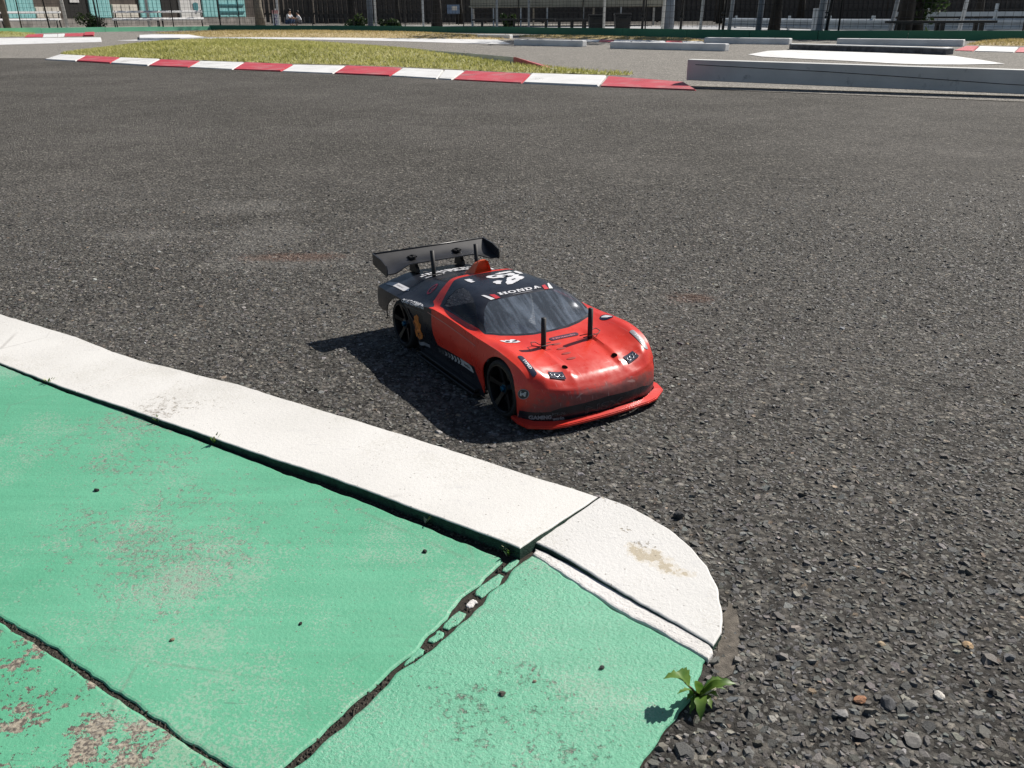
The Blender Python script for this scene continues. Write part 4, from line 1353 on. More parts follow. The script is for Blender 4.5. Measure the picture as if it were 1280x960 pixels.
# ---- rear wing
def wing():
    w = empty('rear_wing', (0, 0, 0), 0, parent=car)
    b = bmesh.new()
    Y = np.linspace(-.0872, .0872, 31)
    prof_t = np.linspace(0, 1, 13)
    grid_ = []
    for y in Y:
        k = 1 - .10 * (1 - (y / .0872) ** 2) ** 2
        row = []
        dip = max(0.0, min(1.0, (.078 - abs(y)) / .030)); dip = dip * dip * (3 - 2 * dip)
        for t in prof_t:
            x = -.098 + .044 * t
            # concave blade: high trailing edge, low leading edge that dips in the middle
            z = .1050 - .0185 * t - .0045 * math.sin(math.pi * min(1, t * 1.05)) + dip * .0085 * t ** 1.6
            x += dip * -.0050 * t
            row.append((x, y, z))
        grid_.append(row)
    up_ = [[b.verts.new(p) for p in r_] for r_ in grid_]
    lo_ = [[b.verts.new((p[0], p[1], p[2] - .0016)) for p in r_] for r_ in grid_]
    for i in range(len(Y) - 1):
        for j in range(12):
            b.faces.new((up_[i][j], up_[i][j + 1], up_[i + 1][j + 1], up_[i + 1][j]))
            b.faces.new((lo_[i][j], lo_[i + 1][j], lo_[i + 1][j + 1], lo_[i][j + 1]))
        for j in (0, 12):
            b.faces.new((up_[i][j], up_[i + 1][j], lo_[i + 1][j], lo_[i][j]))
    bmesh.ops.recalc_face_normals(b, faces=b.faces[:])
    o = bm_obj('wing_blade', b, M['wingblack'], w, True)
    e_ = o.modifiers.new('crease', 'EDGE_SPLIT'); e_.split_angle = R(40)
    # trailing lip
    tube('gurney_lip', [(-.0985, y, .1055) for y in (-.0872, 0, .0872)], .0011, M['wingblack'], w, 6)
    for s_ in (-1, 1):
        out = [(-.0995, .1062), (-.0985, .0905), (-.0535, .0835), (-.0515, .0860), (-.0515, .0935), (-.0535, .0985), (-.0700, .1035)]
        bb = bmesh.new()
        a_ = [bb.verts.new((x, s_ * .0872, z)) for x, z in out]
        c_ = [bb.verts.new((x, s_ * .0890, z)) for x, z in out]
        bb.faces.new(a_); bb.faces.new(c_[::-1])
        for i in range(len(out)):
            bb.faces.new((a_[i], c_[i], c_[(i + 1) % len(out)], a_[(i + 1) % len(out)]))
        bmesh.ops.recalc_face_normals(bb, faces=bb.faces[:])
        bm_obj('end_plate', bb, M['wingblack'], w)
        # strut: waisted black pylon
        st = [(-.0890, .0765), (-.0640, .0790), (-.0655, .0845), (-.0700, .0885), (-.0690, .0905), (-.0900, .0945), (-.0885, .0900), (-.0865, .0850)]
        bb = bmesh.new()
        a_ = [bb.verts.new((x, s_ * .0335, z)) for x, z in st]
        c_ = [bb.verts.new((x, s_ * .0385, z)) for x, z in st]
        bb.faces.new(a_); bb.faces.new(c_[::-1])
        for i in range(len(st)):
            bb.faces.new((a_[i], c_[i], c_[(i + 1) % len(st)], a_[(i + 1) % len(st)]))
        bmesh.ops.recalc_face_normals(bb, faces=bb.faces[:])
        bmesh.ops.triangulate(bb, faces=bb.faces[:])
        bm_obj('wing_strut', bb, M['cblack_matt'], w)
        bb = bmesh.new()
        bm_lathe(bb, [(.0001, .0048), (.0022, .0046), (.0025, .0024), (.0056, .0020), (.0058, 0), (.0001, 0)], 'z', 8)
        n_ = bm_obj('wing_screw', bb, M['cblack_matt'], w)
        n_.location = (-.0830, s_ * .0355, .0962)
        bx_ = bmesh.new()
        for a_ in (0, 60, 120):
            bm_box(bx_, (0, 0, .0018), (.0135, .0022, .0020), rz=R(a_))
        q_ = bm_obj('wing_nut', bx_, M['cblack_matt'], w)
        q_.location = (-.0830, s_ * .0355, .0962)
M['wingblack'] = plain('wing_plastic', (.026, .026, .028), .33, var=.3, scale=60)
wing()

# ================================================================== THE TRACK BEYOND
M['grass_soil'] = plain('dry_turf', (.28, .27, .11), .95, var=.35, scale=14, bump=.004)
M['dry_soil'] = plain('parched_turf', (.40, .31, .16), .95, var=.3, scale=10, bump=.004)
def blade_mat(name, stops):
    t = NT(name)
    a = t.n('ShaderNodeAttribute', attribute_name='tint')
    t.set('Base Color', t.ramp(a.outputs['Fac'], stops))
    t.set('Roughness', .6)
    t.set('Specular IOR Level', .25)
    tl = t.n('ShaderNodeBsdfTranslucent')
    t.l(t.ramp(a.outputs['Fac'], stops), tl.inputs[0])
    ms = t.n('ShaderNodeMixShader')
    ms.inputs[0].default_value = .35
    t.l(t.b.outputs[0], ms.inputs[1]); t.l(tl.outputs[0], ms.inputs[2])
    t.l(ms.outputs[0], t.out.inputs[0])
    return t.m
M['blade'] = blade_mat('grass_blades', [(0, (.28, .29, .085)), (.5, (.50, .49, .17)), (1, (.66, .60, .30))])
M['blade_dry'] = blade_mat('dry_grass_blades', [(0, (.34, .29, .11)), (.5, (.52, .42, .20)), (1, (.62, .52, .30))])
M['timber'] = None
def timber_mat():
    t = NT('grey_painted_timber')
    co = t.coord()
    mp = t.n('ShaderNodeMapping')
    mp.inputs['Scale'].default_value = (.35, 6, 9)
    t.l(co, mp.inputs[0])
    n1 = t.noise(mp.outputs[0], 2.2, 5, .6, .6)
    base = t.ramp(t.noise(co, 5, 4), [(.3, (.52, .52, .50)), (.7, (.63, .63, .61))])
    sm = t.ramp(t.noise(co, 9, 5, .7), [(.60, 0.0), (.72, .55)])
    base = t.mix(sm, base, (.08, .085, .09))
    crack = t.ramp(n1, [(.488, 0.0), (.497, 1.0), (.503, 1.0), (.512, 0.0)])
    base = t.mix(t.math('MULTIPLY', crack, .06), base, (.12, .12, .115))
    t.set('Base Color', base)
    t.set('Roughness', .7)
    t.bump(t.noise(co, 40, 4), .001)
    return t.m
M['timber'] = timber_mat()
M['block'] = plain('pale_grey_block', (.70, .70, .70), .7, var=.14, scale=5, bump=.001)
M['dark_face'] = plain('tyre_marked_face', (.10, .10, .11), .7, var=.6, scale=14)
M['barrier_g'] = plain('green_barrier_board', (.030, .17, .095), .6, var=.12, scale=1.5)
M['barrier_lit'] = plain('sunlit_green_barrier_board', (.24, .70, .44), .55, var=.10, scale=1.5)  # sunlight on the left boards, painted in as a lighter green

# the paler inner lane behind the near kerb and the timber
LANE = [(-4.9951, 9.9121, 0.0025), (-4.4248, 9.4914, 0.0025), (-3.2569, 8.3128, 0.0025), (-2.2294, 7.4874, 0.0025), (-1.3661, 7.0933, 0.0025), (-0.4061, 6.3773, 0.0025), (0.5716, 5.7074, 0.0025), (1.0573, 5.4163, 0.0025), (1.4542, 5.1282, 0.0025), (2.5301, 4.454, 0.0025), (3.9964, 3.545, 0.0025), (25.1088, 23.1843, 0.0025), (0.0948, 42.9255, 0.0025), (-50.4524, 56.9477, 0.0025), (-8.216, 9.125, 0.0025), (-6.5104, 10.1917, 0.0025)]
lane = mesh_obj('inner_lane', LANE, [tuple(range(len(LANE)))], M['lane'])
tag(lane, kind='structure')

# --- island: low mound of mown grass
def mound(name, poly, hmax, reach, mat, blades, bmat, n_bl, bl_h, label):
    P = np.array(poly)[:, :2]
    step = .11
    x0, y0 = P.min(0); x1, y1 = P.max(0)
    bpts = densify([tuple(q) for q in P], .08)
    def dist(q):
        return np.sqrt(((q[:, None, :] - bpts[None, :, :]) ** 2).sum(2)).min(1)
    def height(q):
        d = np.clip(dist(q) / reach, 0, 1)
        return hmax * (d * d * (3 - 2 * d)) + .010 * np.clip(d * 4, 0, 1)
    gx, gy = np.arange(x0, x1, step), np.arange(y0, y1, step)
    X, Y = np.meshgrid(gx, gy)
    q = np.column_stack([X.ravel(), Y.ravel()])
    q = q[inside(P, q)]
    q = q[dist(q) > .05]
    from mathutils.geometry import delaunay_2d_cdt
    allp = [Vector(p) for p in bpts] + [Vector(p) for p in q]
    edges = [(i, (i + 1) % len(bpts)) for i in range(len(bpts))]
    vs, es_, fs, *_ = delaunay_2d_cdt(allp, edges, [list(range(len(bpts)))], 1, 1e-5)
    vv = np.array([[v.x, v.y] for v in vs])
    zz = height(vv) + .004 + rng.normal(size=len(vv)) * .002
    o = mesh_obj(name, np.column_stack([vv, zz]), fs, mat, smooth=True)
    tag(o, kind='structure')
    # blades
    pts = np.column_stack([rng.uniform(x0, x1, n_bl * 3), rng.uniform(y0, y1, n_bl * 3)])
    pts = pts[inside(P, pts)][:n_bl]
    hz = height(pts) + .003
    n = len(pts)
    a = rng.random(n) * 6.283
    ln = bl_h * (.45 + .9 * rng.random(n))
    lean = rng.normal(size=(n, 2)) * .55
    w = .0045 + .004 * rng.random(n)
    V = np.empty((n, 3, 3), np.float32)
    V[:, 0, 0] = pts[:, 0] - np.cos(a) * w; V[:, 0, 1] = pts[:, 1] - np.sin(a) * w; V[:, 0, 2] = hz
    V[:, 1, 0] = pts[:, 0] + np.cos(a) * w; V[:, 1, 1] = pts[:, 1] + np.sin(a) * w; V[:, 1, 2] = hz
    V[:, 2, 0] = pts[:, 0] + lean[:, 0] * ln; V[:, 2, 1] = pts[:, 1] + lean[:, 1] * ln; V[:, 2, 2] = hz + ln
    me = bpy.data.meshes.new(blades)
    me.vertices.add(n * 3); me.vertices.foreach_set('co', V.ravel())
    me.loops.add(n * 3); me.loops.foreach_set('vertex_index', np.arange(n * 3, dtype=np.int32))
    me.polygons.add(n); me.polygons.foreach_set('loop_start', np.arange(0, n * 3, 3, dtype=np.int32))
    me.update(calc_edges=True)
    # clumps share a tone
    clump = .5 + .5 * np.sin(pts[:, 0] * 3.1 + np.sin(pts[:, 1] * 2.3) * 2) * np.sin(pts[:, 1] * 4.3 + pts[:, 0] * 1.3)
    tone = np.clip(.25 + .4 * clump + rng.normal(size=n) * .2, 0, 1)
    at = me.attributes.new('tint', 'FLOAT', 'POINT')
    at.data.foreach_set('value', np.repeat(tone, 3).astype(np.float32))
    me.materials.append(bmat)
    ob = link(bpy.data.objects.new(blades, me))
    tag(ob, label, 'grass', kind='stuff')
    return o
ISL = [(-5.3685, 11.0318, -0.0), (-4.8577, 10.5766, -0.0), (-4.2265, 10.0042, 0.0), (-3.6458, 9.6084, 0.0), (-3.0974, 9.2086, 0.0), (-2.5489, 8.8504, 0.0), (-2.0005, 8.4722, 0.0), (-1.4715, 8.2261, 0.0), (-0.9181, 7.8282, 0.0), (-0.5416, 7.5121, 0.0), (0.0137, 7.0086, 0.0), (0.1588, 6.9368, 0.0), (0.6974, 6.6379, 0.0), (0.8468, 6.5805, 0.0), (0.9077, 6.7369, 0.0), (0.6247, 7.0013, 0.0), (0.3816, 7.3886, 0.0), (0.017, 8.4902, 0.0), (-0.3125, 9.5726, -0.0), (-0.5521, 10.1765, 0.0), (-1.0744, 11.1306, 0.0), (-1.6508, 12.1274, -0.0), (-2.3557, 13.1537, 0.0), (-3.1031, 13.9751, 0.0), (-3.9697, 14.5069, 0.0), (-4.6993, 14.4434, 0.0), (-5.2064, 13.7996, 0.0), (-5.5486, 13.1905, 0.0), (-5.5897, 12.0367, 0.0)]
mound('grass_island', ISL, .085, 1.1, M['grass_soil'], 'island_grass', M['blade'], 46000, .026, 'short yellow green mown grass on the low island inside the striped kerb')
ISL2 = [(0.0356, 16.707, 0.0), (-0.245, 16.24, 0.0), (-1.131, 16.9601, 0.0), (-2.0841, 17.6247, 0.0), (-3.4679, 18.551, 0.0), (-5.2834, 19.3693, 0.0), (-6.4361, 19.8496, 0.0), (-8.5214, 23.5151, 0.0), (-9.5164, 24.8035, 0.0), (-7.3048, 25.2487, 0.0), (-4.5554, 24.4279, 0.0), (-1.4056, 21.1304, -0.0), (-0.2433, 18.2486, 0.0)]
mound('dry_island', ISL2, .05, 1.2, M['dry_soil'], 'dry_island_grass', M['blade_dry'], 16000, .03, 'parched straw coloured grass on the strip below the green barrier')
ISL3 = [(0.1631, 18.0889, 0.0), (1.1757, 16.5673, 0.0), (2.1798, 15.5831, 0.0), (3.0724, 14.7081, 0.0), (3.1675, 15.4255, 0.0), (2.3117, 16.5356, 0.0), (1.2645, 17.83, -0.0), (0.2042, 19.0155, -0.0)]
mound('thin_verge', ISL3, .03, .5, M['dry_soil'], 'verge_grass', M['blade_dry'], 5000, .02, 'thin dry grass verge along the foot of the dark barrier')
ISL4 = [(-13.6885, 21.0493, 0.0), (-11.4326, 20.8882, 0.0), (-11.0396, 21.1687, 0.0), (-12.2366, 24.0418, 0.0), (-13.8304, 27.1968, 0.0), (-15.2963, 28.0086, 0.0), (-18.5635, 28.6098, 0.0)]
mound('corner_verge', ISL4, .04, .8, M['grass_soil'], 'corner_grass', M['blade'], 6000, .03, 'green grass verge in the far left corner of the track')
ISL5 = [(6.0919, 12.3679, 0.0), (6.3338, 12.0718, 0.0), (6.6543, 11.804, 0.0), (7.5096, 11.0978, 0.0), (8.3127, 12.303, 0.0), (7.2678, 12.9081, 0.0), (6.7861, 13.3696, 0.0)]
mound('kerb_verge', ISL5, .035, .5, M['dry_soil'], 'kerb_grass', M['blade_dry'], 4000, .03, 'dry grass verge behind the far right striped kerb')

# --- striped kerbs: every painted stone is a part
def striped(label, front, back, colours, zf, zb, group=None):
    k = empty('striped_kerb', (0, 0, 0), 0, label, 'kerb', 'striped kerbs of the track')
    for i, c in enumerate(colours):
        a, b = np.array(front[i]), np.array(front[i + 1])
        d, e = np.array(back[i]), np.array(back[i + 1])
        g_ = .006
        u = (b - a) / np.linalg.norm(b - a) * g_
        jz = random.uniform(-.003, .003)
        za, zb2, zd, ze = (zf, zf, zb, zb) if zf is not None else (a[2], b[2], d[2], e[2])
        top = [(a[0] + u[0], a[1] + u[1], za + jz), (b[0] - u[0], b[1] - u[1], zb2 + jz), (e[0] - u[0], e[1] - u[1], ze + jz), (d[0] + u[0], d[1] + u[1], zd + jz)]
        prism('kerb_stone', top, -.02, M[c], k, bev=.006)
    return k
FR = [(-4.8333, 9.58, 0.01), (-4.3223, 9.1836, 0.01), (-3.7899, 8.7369, 0.01), (-3.2489, 8.2578, 0.01), (-2.7782, 7.9514, 0.01), (-2.2816, 7.5575, 0.01), (-1.8172, 7.293, 0.01), (-1.3447, 6.983, 0.01), (-0.8709, 6.6581, 0.01), (-0.5029, 6.334, 0.01), (-0.3939, 6.2358, 0.01), (0.0781, 5.8729, 0.01), (0.5428, 5.565, 0.01), (1.077, 5.2319, 0.01)]
BK = [(-4.9981, 10.2713, 0.03), (-4.5359, 9.8866, 0.03), (-3.9564, 9.3666, 0.03), (-3.4051, 8.9754, 0.03), (-2.8921, 8.5993, 0.03), (-2.383, 8.2629, 0.03), (-1.8517, 7.8537, 0.03), (-1.3641, 7.6259, 0.03), (-0.8511, 7.257, 0.03), (-0.502, 6.9639, 0.03), (-0.3409, 6.8563, 0.03), (0.1475, 6.4396, 0.03), (0.6518, 6.1531, 0.03), (1.0659, 5.5756, 0.03)]
striped('long red and white striped kerb along the near side of the grass island', FR, BK, ['kerb_white', 'kerb_red', 'kerb_white', 'kerb_red', 'kerb_white', 'kerb_red', 'kerb_white', 'kerb_red', 'kerb_white', 'kerb_white', 'kerb_red', 'kerb_white', 'kerb_red'], .010, .030)
F2 = [(-0.9116, 9.6208, 0.065), (-0.4378, 8.7736, 0.065), (0.0159, 7.847, 0.065)] + [(0.3127, 7.1398, 0.02), (0.3753, 7.028, 0.02)]
B2_ = [(-0.9027, 9.5351, 0.085), (-0.4182, 8.6922, 0.085), (0.0294, 7.7936, 0.085)] + [(0.3168, 7.2387, 0.03), (0.3755, 7.0348, 0.03)]
striped('faded pink and white kerb behind the right end of the grass island', F2, B2_, ['kerb_white', 'kerb_white', 'kerb_pink', 'kerb_white'], None, None)
F3 = [(1.1158, 14.8133, 0.01), (1.3876, 14.5837, 0.01), (1.5997, 14.4559, 0.01), (2.3428, 13.9797, 0.01), (2.573, 13.8555, 0.01), (2.844, 13.494, 0.01)]
B3_ = [(1.2097, 15.5382, 0.02), (1.4886, 15.3787, 0.02), (1.7107, 15.2334, 0.02), (2.418, 14.4378, 0.02), (2.639, 14.2189, 0.02), (2.8834, 13.9174, 0.02)]
striped('low red and white kerb behind the two middle grey blocks', F3, B3_, ['kerb_white', 'kerb_red', 'kerb_white', 'kerb_red', 'kerb_white'], .01, .02)
F4 = [(5.0518, 10.5315, 0.01), (5.1775, 10.3246, 0.01), (5.4444, 9.9729, 0.01), (5.746, 9.5762, 0.01), (6.0504, 9.1503, 0.01)]
B4_ = [(5.5717, 11.3298, 0.03), (5.6714, 11.1964, 0.03), (5.9218, 10.7662, 0.03), (6.2305, 10.3304, 0.03), (6.5587, 9.8757, 0.03)]
striped('red and white kerb at the far right edge behind the blocks', F4, B4_, ['kerb_red', 'kerb_white', 'kerb_red', 'kerb_white'], .01, .03)
F5 = [(-10.5148, 20.1582, 0.01), (-10.144, 20.2131, 0.01), (-9.9291, 20.4517, 0.01), (-10.0118, 20.922, 0.01), (-9.7459, 21.3258, 0.01), (-9.5789, 21.4446, 0.01)]
B5_ = [(-11.1589, 21.56, 0.04), (-11.0342, 22.0536, 0.04), (-10.8445, 22.3666, 0.04), (-10.8514, 22.7456, 0.04), (-10.6204, 23.2685, 0.04), (-10.6607, 23.8998, 0.04)]
striped('short red and white kerb stub at the far left under the bright barrier', F5, B5_, ['kerb_red', 'kerb_white', 'kerb_white', 'kerb_red', 'kerb_white'], .01, .04)
prism('kerb_stone', [(a, b, .04) for a, b, c in [(-9.5029, 20.7942, 0.02), (-9.3401, 20.91, 0.02), (-11.2103, 25.1803, 0.02), (-11.2799, 24.7617, 0.02)]], -.02, M['kerb_red'], bpy.data.objects['striped_kerb.004'], bev=.005)

# --- painted strips and ramps
def sheet(name, pts, mat, label, cat, lift=.0):
    bm_ = bmesh.new()
    t_ = [bm_.verts.new((a, b, c + lift)) for a, b, c in pts]
    bm_.faces.new(t_)
    bmesh.ops.triangulate(bm_, faces=bm_.faces[:])
    bmesh.ops.recalc_face_normals(bm_, faces=bm_.faces[:])
    o = bm_obj(name, bm_, mat)
    o.data.update()
    tag(o, kind='structure')
    return o
sheet('painted_edge', [(-7.2422, 17.0978, 0.006), (-6.617, 16.8138, 0.006), (-5.6979, 17.3684, 0.006), (-5.1183, 17.6384, 0.006), (-4.1591, 17.4297, 0.006), (-2.7932, 16.4358, 0.006), (-1.8474, 15.6032, 0.006), (-0.7091, 14.2979, 0.006), (0.0287, 13.6618, 0.006), (-0.2172, 16.2538, 0.006), (-1.1367, 17.0497, 0.006), (-2.0819, 17.6086, 0.006), (-3.4418, 18.4128, 0.006), (-5.2063, 19.0866, 0.006), (-6.2021, 18.9215, 0.006), (-6.8777, 18.9465, 0.006)], M['kerb_white'], '', '')
o = prism('white_ramp', [(-9.1825, 13.6982, 0.008), (-8.1658, 14.8714, 0.008), (-7.1373, 16.2481, 0.008)] + [(-7.7998, 17.7564, 0.05), (-9.6181, 17.5663, 0.05), (-11.2153, 16.7881, 0.05)], -.01, M['kerb_white'], bev=.008)
tag(o, 'long low white ramp at the far left of the track', 'ramp')
o = prism('grey_wedge', [(-7.9035, 19.8745, 0.05), (-7.8027, 20.3262, 0.05), (-6.9194, 20.0888, 0.05), (-5.6966, 17.3842, 0.05), (-6.0173, 16.9791, 0.05), (-6.8356, 17.1675, 0.05)], -.01, M['block'], bev=.006)
tag(o, 'low grey wedge lying on the white edge left of the dry grass', 'wedge')
sheet('painted_apron', [(2.5232, 9.7935, 0.007), (2.5353, 9.3003, 0.007), (2.7758, 8.8255, 0.007), (3.0673, 8.358, 0.007), (3.2638, 7.944, 0.007), (3.4412, 7.717, 0.007), (3.7491, 7.6587, 0.007), (4.1654, 7.7401, 0.007), (4.305, 8.4365, 0.007), (4.4326, 9.2359, 0.007), (4.0047, 10.0002, 0.007), (3.3136, 10.9031, 0.007), (2.9867, 10.7085, 0.007)], M['kerb_white'], '', '')

# --- loose grey blocks lying about the track
def grey_block(p0, p1, hgt, dep, mat, label, name='track_block', group='grey blocks laid on the track', zb=0.0, bev=.012):
    a, b = Vector(p0[:2]), Vector(p1[:2])
    d = b - a
    n_ = Vector((-d.y, d.x)).normalized() * dep
    if n_.y < 0:
        n_ = -n_
    c = (a + b) / 2 + n_ / 2
    L = d.length
    o = empty(name, (c.x, c.y, zb), math.atan2(d.y, d.x), label, 'block', group)
    bm_ = bmesh.new()
    bm_box(bm_, (0, 0, hgt / 2), (L, dep, hgt), bev=bev)
    ob = bm_obj('block_body', bm_, mat, o)
    bm_ = bmesh.new()
    for sx in (-.32, .32):
        bmesh.ops.create_cone(bm_, cap_ends=True, segments=10, radius1=.012, radius2=.012, depth=.006, matrix=Matrix.Translation((L * sx, 0, hgt + .002)))
    bm_obj('bolt_cap', bm_, M['dark_face'], o)
    return o
b1 = [(0.0506, 13.2499, 0.0), (0.9739, 12.4758, -0.0)]; grey_block(b1[0], b1[1], .083, .10, M['block'], 'left one of the two middle grey blocks, end lit white')
b0 = [(-0.6096, 17.0688, 0.0), (-0.0075, 16.7163, 0.0)]; grey_block(b0[0], b0[1], .075, .12, M['block'], 'short grey block half hidden at the tip of the dry grass')
b2 = [(1.2698, 11.813, 0.0), (2.4932, 10.7354, 0.0)]; grey_block(b2[0], b2[1], .085, .10, M['block'], 'grey block in the middle of the lane, nearest of the five')
b3 = [(2.8463, 13.614, 0.0), (3.8665, 12.8582, 0.0)]; grey_block(b3[0], b3[1], .085, .12, M['block'], 'grey block against the barrier left of the black faced kerb')
b4 = [(4.4615, 12.6862, 0.0), (5.7537, 11.7767, 0.0)]; grey_block(b4[0], b4[1], .085, .14, M['block'], 'long grey block against the barrier behind the black faced kerb')
w3 = empty('raised_kerb', (0, 0, 0), 0, 'raised white topped kerb with scuffed black face behind the white apron', 'kerb')
wf = [(3.3855, 11.1405, 0.0), (3.7249, 10.6971, 0.0), (4.0901, 10.2143, 0.0), (4.3693, 9.8404, 0.0), (4.4894, 9.5109, -0.0), (4.6102, 9.6099, 0.0)]
wn_ = [(x + .03, y + .19, z) for x, y, z in wf]
prism('kerb_face', [(x, y, .058) for x, y, z in wf] + [(x, y, .058) for x, y, z in wn_[::-1]], 0, M['dark_face'], w3)
prism('kerb_top', [(x - .008, y - .012, .068) for x, y, z in wf] + [(x + .008, y + .008, .068) for x, y, z in wn_[::-1]], .0585, M['kerb_white'], w3, bev=.004)

# --- near timber, left end propped on the kerb
tl, tr_ = Vector([(1.0657, 5.5362, 0.0)][0]), Vector([(2.6589, 4.6883, 0.0)][0])
dv = (tr_ - tl)
L = dv.length * 1.55
ang = math.atan2(dv.y, dv.x)
tb = empty('timber_beam', (tl.x, tl.y, 0), ang, 'long grey painted timber beam, its left end propped on the red kerb', 'beam')
bm_ = bmesh.new()
bm_box(bm_, (L / 2, .045, .0), (L, .085, .118), bev=.004)
bm_.verts.ensure_lookup_table()
for v in bm_.verts:
    k = v.co.x / L
    v.co.z += .034 * (1 - k) + .004 + .059
ob = bm_obj('beam', bm_, M['timber'], tb)
for xx, hh in ((1.95, .014),):
    box('spacer', (xx, .05, hh / 2 + .001), (.07, .06, hh), M['timber'], tb)
# a thin split running along its face
bm_ = bmesh.new()
sp = [(.05, .128), (.35, .118), (.8, .105), (1.2, .088), (1.7, .064), (2.2, .05)]
for (xa, za), (xb, zb_) in zip(sp, sp[1:]):
    bm_box(bm_, ((xa + xb) / 2, .0021, (za + zb_) / 2), (math.hypot(xb - xa, zb_ - za), .002, .0035), ry=-math.atan2(zb_ - za, xb - xa))
bm_obj('split', bm_, M['st_black'], tb)

# --- green board barrier
BAR_LIT = [(-16.6, 21.9), (-9.45, 30.0)]
BAR_D = [(-9.6, 29.9), (-7.4, 28.4), (-4.95, 26.3), (-3.1, 24.7), (-1.53, 23.0), (.05, 21.5), (1.07, 20.0), (2.24, 18.4), (3.24, 17.0), (4.1, 15.9), (5.0, 15.1), (6.2, 14.5), (7.7, 13.9), (11.5, 12.9)]
def barrier(path, mat, label):
    o = empty('board_barrier', (0, 0, 0), 0, label, 'barrier', 'green barriers round the track')
    for (xa, ya), (xb, yb) in zip(path, path[1:]):
        n_ = max(1, round(math.hypot(xb - xa, yb - ya) / 1.8))
        for i in range(n_):
            ax, ay = xa + (xb - xa) * i / n_, ya + (yb - ya) * i / n_
            bx, by = xa + (xb - xa) * (i + 1) / n_, ya + (yb - ya) * (i + 1) / n_
            l_ = math.hypot(bx - ax, by - ay)
            sink = max(0.0, ((ay + by) / 2 - 25) * .0075) if mat is M['barrier_lit'] else 0.0
            box('barrier_board', ((ax + bx) / 2, (ay + by) / 2, .0725 - sink), (l_ - .008, .03, .145 + random.uniform(-.002, .002)), mat, o, rz=math.atan2(by - ay, bx - ax))
            box('barrier_stake', (bx + .02, by + .045, .05 - sink), (.05, .05, .118), M['timber'], o, rz=math.atan2(by - ay, bx - ax))
    return o
barrier(BAR_LIT, M['barrier_lit'], 'bright green low board barrier across the far left end')
barrier(BAR_D, M['barrier_g'], 'dark green low board barrier curving along the right side')

# ================================================================== BEHIND THE BARRIER
M['pale_ground'] = plain('pale_concrete_path', (.34, .345, .35), .8, var=.12, scale=1.2)
M['teal'] = plain('teal_shutter_paint', (.28, .58, .58), .55, var=.1, scale=3)
M['teal_frame'] = plain('teal_frame_paint', (.08, .25, .28), .5, var=.1, scale=3)
M['cream'] = plain('cream_render', (.62, .58, .51), .85, var=.12, scale=2)
M['plinth'] = plain('stained_plinth', (.26, .24, .22), .9, var=.35, scale=3)
M['panelw'] = plain('pale_grey_panel', (.66, .65, .63), .6, var=.08, scale=3)
M['brickd'] = plain('dark_brown_wall', (.075, .06, .05), .85, var=.35, scale=4)
M['void'] = plain('dark_interior', (.015, .014, .013), .9, var=.3)
M['trunk'] = plain('tree_bark', (.018, .015, .012), .9, var=.4, scale=9, bump=.01)
M['trunk_pale'] = plain('pale_bark', (.22, .19, .15), .9, var=.3, scale=9, bump=.008)
M['pole'] = plain('galvanised_pole', (.42, .45, .48), .45, metal=.25, var=.1, scale=6)
M['pole_dark'] = plain('blue_grey_pole', (.17, .20, .24), .5, var=.15, scale=4)
M['pole_white'] = plain('white_pole', (.66, .65, .63), .5, var=.08, scale=5)
M['blackiron'] = plain('black_iron', (.012, .012, .013), .55, var=.3, scale=9)
M['rail'] = plain('guard_rail_steel', (.44, .48, .51), .5, metal=.2, var=.12, scale=3)
M['bench_white'] = plain('white_bench_plank', (.74, .73, .71), .5, var=.06, scale=6)
M['beige'] = plain('beige_cladding', (.42, .38, .29), .8, var=.12, scale=2)
M['fence_slat'] = plain('weathered_brown_slat', (.10, .085, .072), .85, var=.4, scale=3)
M['skin'] = plain('skin', (.45, .27, .19), .6, var=.08)
M['hair'] = plain('black_hair', (.012, .010, .009), .6, var=.3)
M['shirt'] = plain('white_shirt', (.66, .68, .72), .8, var=.08, scale=12)
M['jeans'] = plain('blue_jeans', (.06, .10, .19), .85, var=.2, scale=20)
M['greytr'] = plain('grey_trousers', (.16, .16, .17), .85, var=.2, scale=20)
M['purple'] = plain('purple_print', (.10, .06, .30), .6, var=.1)
M['pinktop'] = plain('pink_print', (.62, .32, .30), .6, var=.1)
M['leafdark'] = blade_mat('dark_leaves', [(0, (.012, .028, .008)), (.55, (.035, .065, .016)), (1, (.10, .14, .035))])

path = sheet('concrete_path', [(-9.0, 30.3, .004), (-3.0, 25.6, .004), (.2, 22.2, .004), (3.4, 17.6, .004), (5.4, 15.7, .004), (8.2, 14.6, .004), (14, 13.2, .004), (30, 20, .004), (30, 33, .004), (14, 31, .004), (-9, 40, .004)], M['pale_ground'], '', '')

# ---- shuttered building at the far left
FX0, FY0, FX1, FY1 = -21.5, 35.5, -12.4, 53.0
fa = math.atan2(FY1 - FY0, FX1 - FX0)
b_ = empty('shuttered_building', (FX0, FY0, 0), fa, 'long low building with teal shutters and cream panels behind the white benches', 'building')
FL = math.hypot(FX1 - FX0, FY1 - FY0)
box('wall', (FL / 2, 3.15, 2.0), (FL + 5, 6.0, 4.0), M['brickd'], b_)
box('roof', (FL / 2, 3.0, 4.12), (FL + 5.8, 6.9, .22), M['plinth'], b_)
box('plinth', (FL / 2, .08, .17), (FL + 5, .16, .34), M['plinth'], b_)
def on_front(name, a, b, z0, z1, mat, proud=.06, slats=0):
    a, b = min(a, b), max(a, b)
    o = box(name, ((a + b) / 2, .15 - proud / 2 - .002, (z0 + z1) / 2), (b - a - .02, proud, z1 - z0), mat, b_)
    for k in range(slats):
        x = a + (b - a) * (k + .5) / slats
        box('slat', (x, .15 - proud - .012, (z0 + z1) / 2), ((b - a) / slats * .86, .02, z1 - z0 - .06), mat, o)
    return o
